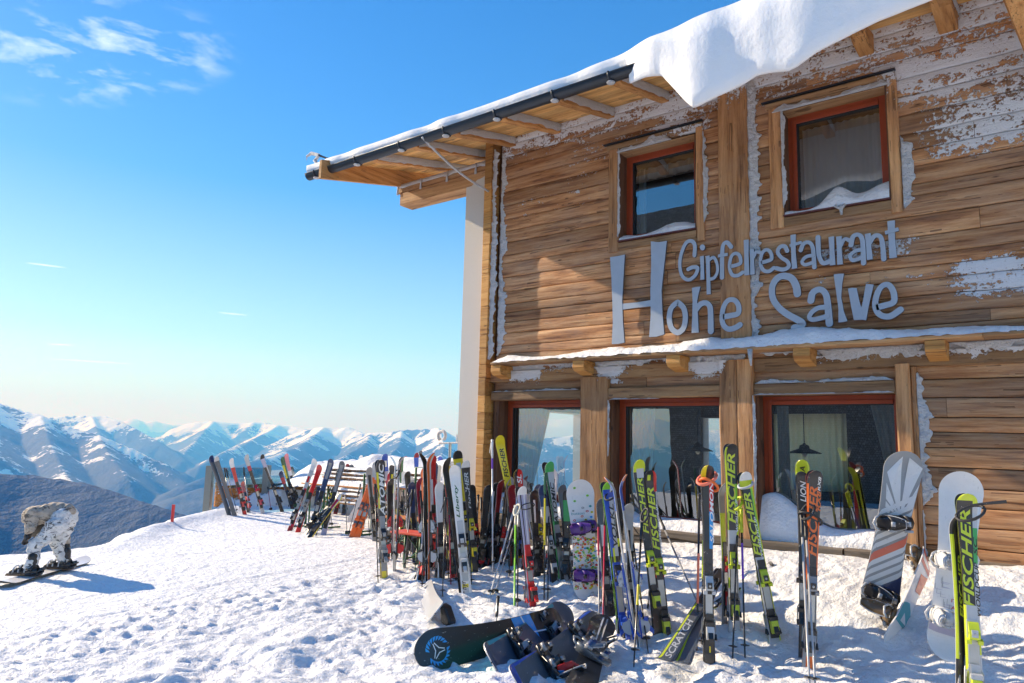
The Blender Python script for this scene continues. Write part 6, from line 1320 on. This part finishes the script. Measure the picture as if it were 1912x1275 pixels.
for k, (px, py) in enumerate(((862, 1190), (962, 1166))):
    e = empty('binding', None, (0, 0, 0), BLK); Lb = (ground_at(778, 1247)-ground_at(1056, 1192)).length; e.matrix_local = Matrix.Translation((0.02, .02, Lb*(.32, .68)[k])) @ Matrix.Rotation(math.pi, 4, 'Z') @ Matrix.Rotation(math.radians(0), 4, 'Y')
    ms_ = board_binding('tan', 'tan', 'tan'); [link(n_, m__, e) for n_, m__ in zip(('baseplate', 'highback', 'ankle_strap', 'toe_strap'), ms_)]
    for ch in e.children:
        if ch.name.startswith('highback'): ch.matrix_local = Matrix.Translation((-.08, -.02, 0)) @ Matrix.Rotation(math.radians(-25), 4, 'Z')
lie((905, 1262), (1056, 1168), 0, 'grey green snowboard with grey padded bindings lying behind the blue edged board', col='slate', decals=[([(-.5, .0), (.5, .0), (.5, .06), (-.5, .05)], 'grey'), ([(-.5, .1), (-.38, .1), (-.38, .9), (-.5, .9)], 'teal')], bc=('dark', 'grey', 'dark'), w=.29, hA=.06, hB=.10, bpos=(.30, .66), ang=(10, -10), flip=-1, under='teal', edge='silver')
lie((955, 1300), (1118, 1190), 0, 'blue edged grey snowboard at the lower edge, nearest of the lying boards', col='slate', decals=[([(-.5, .0), (.5, .0), (.5, .06), (-.5, .10)], 'blue'), ([(-.5, .1), (-.40, .1), (-.40, .98), (-.5, .98)], 'blue')], bc=('black', 'dark', 'grey'), w=.28, hA=.03, hB=.12, bpos=(.32, .70), ang=(10, -10), flip=-1, under='blue', edge='silver')
lie((1078, 1310), (1126, 1200), 0, 'dark snowboard with white and navy boot shaped bindings at the lower edge', col='dark', decals=[([(-.08, .5), (-.02, .5), (-.02, .98), (-.08, .98)], 'silver'), ([(.08, .5), (.14, .5), (.14, .98), (.08, .98)], 'grey')], bc=('slate', 'navy', 'grey'), w=.22, hA=.02, hB=.16, bpos=(.45,), ang=(10,), flip=1, fold=75, under='dark', edge='dark')
c_ = ground_at(1040, 1268); m_ = MB(); m_.prism([(0, 0), (.12, .02), (.16, .07), (.10, .10), (.0, .06)], 0, .03, 'y', 0); m_.prism([(.02, -.002), (.07, .01), (.05, .035), (.0, .03)], -.004, .0, 'y', 1); o = m_.build('glove_cuff', [paint('red'), paint('sky')], None, bevel=.006); o.location = c_+Vector((0, 0, .03)); o.rotation_euler.z = .4; tag(o, 'red and blue padded glove cuff lying between the front boards', 'glove')
# metal grey board planted nose up, left of the black ski foot
lie((815, 1178), (794, 1100), 0, 'bare silver grey snowboard end sticking up out of the snow left of the black snowboard', col='steel', w=.22, hA=.13, hB=.02, upv=Vector((-.42, -.62, .62)), under='steel', edge='silver', tipcurve=.02)
m_ = MB(); c_ = ground_at(826, 1165); m_.prism([(0, 0), (.10, -.05), (.12, .02), (.05, .14), (-.02, .16)], 0, .10, 'y'); o = m_.build('loose_binding', paint('black', .4), None, bevel=.02); o.location = c_ + Vector((-.06, .03, .0)); tag(o, 'black plastic binding behind the silver grey snowboard', 'binding')

# more of the crowd in the middle
for (b, t, yaw, c, lb, bands) in (
 ((700, 1010), (688, 872), 20, 'grey', 'grey ski between the orange skis and the lettered black pair', [(.6, .9, .3, .7, 'black')]),
 ((724, 1010), (728, 880), 30, 'crimson', 'crimson ski right behind the lettered black pair', [(.5, .7, 0, 1, 'white')]),
 ((731, 1030), (734, 868), -20, 'black', 'black ski between the lettered pair and the silver pair', [(.7, .9, .3, .7, 'yellow')]),
 ((744, 1005), (733, 893), 40, 'red', 'red ski with white stripe low behind the silver pair', [(.4, .6, 0, 1, 'white')]),
 ((760, 1000), (742, 905), 40, 'white', 'white ski low behind the silver pair leaning left', [(.3, .6, 0, 1, 'dark')]),
 ((768, 1010), (760, 880), 20, 'dark', 'dark ski with red middle behind the salmon pink one', [(.4, .7, 0, 1, 'red')]),
 ((785, 1000), (770, 890), -30, 'silver', 'silver ski crossing behind the bright blue ski', [(.7, .95, 0, 1, 'grey')]),
 ((789, 1030), (788, 870), 60, 'orange', 'orange ski edge just left of the white and orange pair', []),
 ((806, 1030), (812, 862), -10, 'navy', 'navy and red ski behind the white and orange pair', [(.5, .8, 0, 1, 'red')]),
 ((815, 1010), (818, 868), 20, 'silver', 'white silver ski behind the long navy ski', [(.6, .7, 0, 1, 'red')]),
 ((820, 1050), (808, 895), 35, 'crimson', 'crimson ski leaning left between the red ski and the matte black ski', [(.3, .6, 0, 1, 'white')]),
 ((833, 1070), (842, 880), 30, 'darkred', 'dark red ski behind the matte black ski', [(.4, .5, 0, 1, 'yellow')]),
 ((840, 1055), (824, 905), 20, 'yellow', 'yellow tailed ski low behind the matte black ski', [(.3, 1, 0, 1, 'black')]),
 ((896, 1010), (876, 880), 30, 'black', 'black ski between the pale lettered ski and the crimson ski', [(.5, .8, 0, .5, 'white')]),
 ((945, 1040), (952, 890), 10, 'silver', 'silver and blue ski right behind the bright yellow ski', [(.0, .5, 0, 1, 'blue')]),
 ((968, 1040), (976, 895), 10, 'dark', 'dark ski with silver tip between the yellow ski and the striped pair', [(.85, 1, 0, 1, 'silver')]),
 ((1003, 1050), (1003, 905), 30, 'navy', 'navy ski leaning on the left window behind the red grip', [(.7, .95, 0, 1, 'slate')]),
 ((1032, 1080), (1034, 872), -30, 'white', 'white ski with black marks behind the green and black pair', [(.4, .9, .3, .7, 'black')]),
 ((1062, 1075), (1048, 905), 25, 'slate', 'slate ski between the green and black pair and the dotted board', [(.2, .5, 0, 1, 'red')]),
 ((1145, 1160), (1160, 930), -20, 'black', 'black ski tight behind the orange tipped pair', [(.3, .7, .3, .7, 'acid')]),
 ((720, 975), (712, 880), 10, 'green', 'green ski behind the lettered black pair near the tables', []),
 ((668, 965), (664, 872), -20, 'dark', 'dark ski at the plank stack right of the red boot binding', [(.8, 1, 0, 1, 'grey')]),
 ((608, 962), (634, 878), -20, 'black', 'black ski leaning right between the navy ski and the grey blue ski', [(.5, .6, 0, 1, 'red')])):
    skis(b, t, Lx, yaw, c, lb, bands, bind=(rnd.choice(['red', 'black', 'silver', 'yellow', 'black']), 'black'))
for (b, t, yaw, c, lb, bands) in (
 ((703, 1000), (700, 862), 15, 'silver', 'silver ski tip directly left of the lettered black pair', [(.6, .9, .3, .7, 'crimson')]),
 ((722, 1045), (729, 893), 35, 'dark', 'dark ski with orange tail right of the lettered black pair', [(.0, .3, 0, 1, 'orange')]),
 ((750, 1000), (756, 880), -20, 'white', 'white ski with green stripe behind the silver edge on pair', [(.3, .8, .4, .6, 'green')]),
 ((756, 1045), (764, 905), 40, 'black', 'black ski with white speckles between silver pair and orange pair', [(.5, .55, 0, 1, 'white'), (.6, .65, 0, 1, 'white')]),
 ((776, 1050), (768, 900), 10, 'navy', 'navy ski with yellow middle left of the white and orange pair', [(.4, .6, 0, 1, 'yellow')]),
 ((787, 1062), (780, 892), 55, 'crimson', 'crimson ski edge close to the white and orange pair', []),
 ((813, 1085), (816, 905), 70, 'grey', 'grey ski seen edge on right of the white and orange pair', []),
 ((824, 1090), (819, 900), 20, 'white', 'white ski with red binding below the long navy ski', [(.4, .6, 0, 1, 'red')]),
 ((832, 1050), (836, 870), 20, 'yellow', 'yellow and black ski right behind the matte black ski tip', [(.2, .7, .3, 1, 'black')]),
 ((847, 1080), (838, 895), 15, 'red', 'red ski filling the gap behind the white scribbled ski', [(.5, .7, 0, 1, 'black')]),
 ((880, 1020), (890, 900), -20, 'silver', 'silver ski leaning under the crimson ski', [(.5, .9, .3, .6, 'black')]),
 ((893, 1048), (880, 905), 10, 'dark', 'dark ski with yellow tail at the foot of the plaster wall', [(.0, .3, 0, 1, 'yellow')]),
 ((960, 1058), (955, 905), 15, 'darkred', 'dark red ski just right of the heap at the corner post', [(.5, .7, 0, 1, 'black')]),
 ((1003, 1085), (996, 915), 20, 'black', 'black ski with white lettering between the striped pair and the yellow shafted pole', [(.5, .9, .4, .6, 'white')]),
 ((1035, 1092), (1012, 905), 15, 'navy', 'navy ski low behind the green and black pair', [(.6, .8, 0, 1, 'silver')]),
 ((1058, 1090), (1060, 915), -10, 'dark', 'dark ski touching the left edge of the dotted board', [(.7, .9, 0, 1, 'green')]),
 ((1135, 1160), (1122, 930), 15, 'slate', 'slate ski between the dotted board and the blue and lime pair', [(.5, .8, .3, .6, 'white')]),
 ((1180, 1170), (1172, 940), 20, 'silver', 'silver ski between the orange tipped pair and the red edged pair', [(.4, .8, .3, .6, 'black')]),
 ((1352, 1170), (1346, 900), 60, 'grey', 'grey ski edge between the orange strapped pair and the tall pair', [(.5, .8, 0, 1, 'acid')])):
    skis(b, t, Lx, yaw, c, lb, bands, bind=(rnd.choice(['red', 'black', 'silver', 'black', 'dark']), 'black'))
for (b, t, lb) in (((729, 1020), (722, 915), 'thin dark ski pole just right of the lettered black pair'), ((748, 1040), (744, 912), 'thin dark ski pole touching the silver edge on pair'), ((765, 1020), (752, 918), 'thin dark ski pole under the salmon pink ski'), ((781, 1060), (776, 915), 'thin dark ski pole under the bright blue ski'), ((795, 1070), (785, 918), 'thin dark ski pole left of the white and orange pair'), ((818, 1075), (822, 912), 'thin dark ski pole under the long navy ski'), ((838, 1085), (830, 925), 'thin dark ski pole behind the matte black ski'), ((848, 1070), (856, 935), 'thin dark ski pole behind the white scribbled ski'), ((888, 1060), (893, 925), 'thin dark ski pole under the crimson ski'), ((900, 1050), (898, 930), 'thin dark ski pole between crimson ski and white pole'), ((708, 1020), (714, 912), 'thin dark ski pole behind the lettered black pair'), ((690, 1000), (683, 905), 'thin dark ski pole between orange skis and lettered black pair'), ((620, 985), (614, 905), 'thin dark ski pole behind the slanting yellow edged skis'), ((1040, 1090), (1058, 940), 'thin dark ski pole between the green and black pair and the dotted board'), ((950, 1080), (957, 940), 'thin dark ski pole left of the pale green pole')):
    skipole(b, t, 1.0, rnd.choice(['dark', 'black']), lb, group='dark ski poles in the crowded middle', r=.008)
# ================================================================== PERSON bending over a snowboard
PB = ground_at(85, 1074); PB.z += .01
fh = Vector((AF.x, AF.y, 0)).normalized(); sh = Vector((fh.y, -fh.x, 0))
MP = Matrix.Translation(PB) @ Matrix((sh, fh, Vector((0, 0, 1)))).transposed().to_4x4()   # local x = right in view, y = away, z = up
def px2(px, py, n=0.0):
    d = ray(px, py); t = ((PB-CAM).dot(fh)+n)/d.dot(fh); w = CAM+d*t-PB; return Vector((w.dot(sh), n, w.z))
PER = empty('person', MP); tag(PER, 'person bent double over a snowboard in white camouflage trousers and a tan camouflage jacket', 'person')
def fused(name, caps, mats, vox=.012, sm=6, disp=0.0, parent=PER, scale=1):
    m_ = MB()
    for c in caps:
        a, b, ra, rb = c[:4]; a = Vector(a); b = Vector(b); n_ = 8; pts = [a.lerp(b, t) for t in np.linspace(0, 1, n_)]; rs = [ra+(rb-ra)*t for t in np.linspace(0, 1, n_)]
        d = (b-a).normalized(); ext = []; er = []
        for q in (.98, .8, .5): ext.append(a-d*ra*q); er.append(ra*math.sqrt(1-q*q))
        e2 = []; r2 = []
        for q in (.5, .8, .98): e2.append(b+d*rb*q); r2.append(rb*math.sqrt(1-q*q))
        m_.tube(ext+pts+e2, er+rs+r2, 14)
    me = m_.mesh('tmp', mats); o = bpy.data.objects.new('tmp', me); C.objects.link(o)
    r_ = o.modifiers.new('r', 'REMESH'); r_.mode = 'VOXEL'; r_.voxel_size = vox; s_ = o.modifiers.new('s', 'SMOOTH'); s_.iterations = sm; s_.factor = .5
    me2 = bpy.data.meshes.new_from_object(o.evaluated_get(bpy.context.evaluated_depsgraph_get())); bpy.data.objects.remove(o)
    n = len(me2.vertices); co = np.zeros(n*3); me2.vertices.foreach_get('co', co); co = co.reshape(-1, 3); no = np.zeros(n*3); me2.vertices.foreach_get('normal', no); no = no.reshape(-1, 3)
    if disp:   # cloth folds
        f = fbm(co[:, 0]*9+co[:, 1]*5, co[:, 2]*14-co[:, 0]*6, 3, 33); f2 = -np.abs(vnoise(co[:, 0]*13+co[:, 2]*9, co[:, 2]*17-co[:, 1]*8, 35)); co = co + no*(disp*(f+f2*.8))[:, None]; me2.vertices.foreach_set('co', co.ravel())
    me2.polygons.foreach_set('use_smooth', [True]*len(me2.polygons)); me2.name = name
    if not me2.materials:
        me2.materials.append(mats[0])
    return link(name, me2, parent)
def m_camo(name, base, mid, dark, sc, thr):
    t = NT(name); v = t.map((sc, sc, sc*1.9)); n1 = t.noise(v, 1.0, 5, .62, 1.6); n2 = t.noise(v, 2.3, 4, .6, 1.2); c = t.mix(t.ramp(n2, [(.55, 0), (.58, 1)]), base, mid); c = t.mix(t.ramp(n1, [(thr, 0), (thr+.02, 1)]), c, dark)
    return t.out(c, .85, t.bump(t.noise(t.co(), 30, 4), .4, .01))
CAMW = m_camo('winter_camouflage', (.72, .73, .73), (.55, .57, .58), (.10, .11, .12), 7, .555); CAMT = m_camo('tan_camouflage', (.46, .40, .33), (.33, .28, .22), (.14, .12, .10), 7, .55)
hip = px2(118, 968, .0); hipN = px2(112, 976, -.09); hipF = px2(122, 974, .10); knN = px2(64, 1022, -.16); knF = px2(108, 1018, .16); anN = px2(57, 1066, -.20); anF = px2(120, 1050, .20)
sho = px2(66, 962, -.02); shN = px2(60, 963, -.17); shF = px2(68, 962, .17); mid_ = px2(95, 957, 0)
elN = px2(56, 986, -.20); haN = px2(52, 1001, -.18); elF = px2(112, 990, .22); haF = px2(124, 1022, .24); head = px2(70, 982, .04)
SKIN = m_flat('skin', (.5, .30, .22), .5)
# one continuous body under the clothes, head hanging down between the arms
body = fused('body', [(hip, mid_, .075, .075), (mid_, sho, .075, .085), (hipN, knN, .060, .045), (hipF, knF, .060, .045), (knN, anN, .045, .034), (knF, anF, .045, .034), (shN, elN, .040, .032), (elN, haN, .030, .024), (shF, elF, .040, .032), (elF, haF, .030, .024), (sho, head+Vector((.01, 0, .06)), .055, .05), (head, head+Vector((-.01, 0, -.05)), .085, .07), (head+Vector((-.07, 0, -.01)), head+Vector((-.085, 0, -.02)), .012, .014)], [SKIN])
fused('trousers', [(hip+Vector((.01, -.05, .015)), hip+Vector((.01, .06, .015)), .128, .128), (hip+Vector((.0, -.03, .0)), px2(102, 968, -.02), .125, .115), (hipN, knN, .118, .080), (hipF, knF, .118, .078), (knN, anN+Vector((.0, 0, .03)), .084, .066), (knF, anF+Vector((0, 0, .03)), .082, .062)], [CAMW], disp=.022)
jk = fused('jacket', [(px2(124, 957, 0), mid_+Vector((0, 0, .0)), .105, .12), (mid_+Vector((0, -.06, 0)), sho+Vector((0, -.06, 0)), .12, .12), (mid_+Vector((0, .06, 0)), sho+Vector((0, .06, 0)), .12, .12), (shN, shF, .095, .095), (shN, elN, .085, .070), (elN, haN+Vector((0, 0, .05)), .070, .052), (shF, elF, .085, .070), (elF, haF+Vector((0, 0, .06)), .070, .052)], [CAMT], disp=.020)
HAIR = m_flat('knit_cap', (.10, .09, .08), .9); fused('cap', [(head+Vector((.03, 0, -.02)), head+Vector((.0, 0, -.06)), .088, .075)], [HAIR], vox=.01)
def glove(h, d_, s_):
    """closed glove with fingers, gripping downwards"""
    caps = [(h+Vector((0, 0, .04)), h, .034, .042)]
    for k in range(4): o_ = Vector((-.012+.0*k, (-.033+.022*k)*s_, -.03)); caps += [(h+o_, h+o_+Vector((-.02, 0, -.045+.004*k)), .014, .013), (h+o_+Vector((-.02, 0, -.045+.004*k)), h+o_+Vector((.0, 0, -.062+.004*k)), .013, .011)]
    caps += [(h+Vector((.02, -.03*s_, 0)), h+Vector((.01, -.045*s_, -.04)), .015, .012)]
    return fused('glove', caps, [paint('black', .6)], vox=.007, sm=2)
glove(haN, 0, 1); glove(haF, 0, -1)
def boot(an, s_):
    t_ = Vector((-1, -.12, 0)).normalized(); a = an.copy(); a.z = .10; toe = a+t_*.19; toe.z = .055
    fused('boot', [(a+Vector((.01, 0, .13)), a+Vector((.015, 0, -.03)),   .054, .052), (a+Vector((.03, 0, -.05)), a+Vector((-.03, 0, -.05)), .046, .048), (a+Vector((-.02, 0, -.03)), toe, .048, .040)], [paint('black', .5)], vox=.011, sm=4)
    sm_ = MB(); sm_.prism([(-.26, -.015), (-.24, .015), (-.02, .015), (.09, .018), (.10, -.015)], -.052, .052, 'y', 0); o = sm_.build('sole', paint('brown'), PER, bevel=.006); o.location = (a.x, a.y, .035)
    for q in (.03, .10, .16): 
        P = [(a.x+t_.x*q+.0, a.y+math.cos(w_)*.066, .045+.085*math.sin(w_)*(1.1-q*2.2)+.02) for w_ in np.linspace(0, math.pi, 9)]; MB().tube(P, .008, 6).build('lace_band', paint('silver'), PER)
boot(anN, 1); boot(anF, 1)
# his board, lying flat under the feet
bA = ground_at(-10, 1100); bB = ground_at(160, 1052); bA.z += .03; bB.z += .03; zax = (bB-bA).normalized(); up = Vector((0, 0, 1)); y_ = -(up - zax*up.dot(zax)).normalized(); x_ = y_.cross(zax).normalized()
SBD = snowboard(None, None, (bB-bA).length, 0, .25, 'white', 'snowboard under the boots of the bending person', bc=None, M=Matrix.Translation(bA+Vector((0, 0, -.005))) @ Matrix((x_, y_, zax)).transposed().to_4x4(), under='dark', edge='black', bury=0)
for an in (anN, anF):
    wp = MP @ Vector((an.x, an.y, 0)); lp = SBD.matrix_world.inverted() @ wp; e = empty('binding', None, (0, 0, 0), SBD); e.matrix_local = Matrix.Translation((lp.x+.0, -.012, lp.z)) @ Matrix.Rotation(math.radians(0), 4, 'Y') @ Matrix.Diagonal((-1 if (SBD.matrix_world.to_3x3() @ Vector((1, 0, 0))).dot(sh) > 0 else 1, 1, 1, 1))
    for n_, m__ in zip(('baseplate', 'highback', 'ankle_strap', 'toe_strap'), board_binding('black', 'black', 'dark')):
        if n_ != 'highback': link(n_, m__, e)
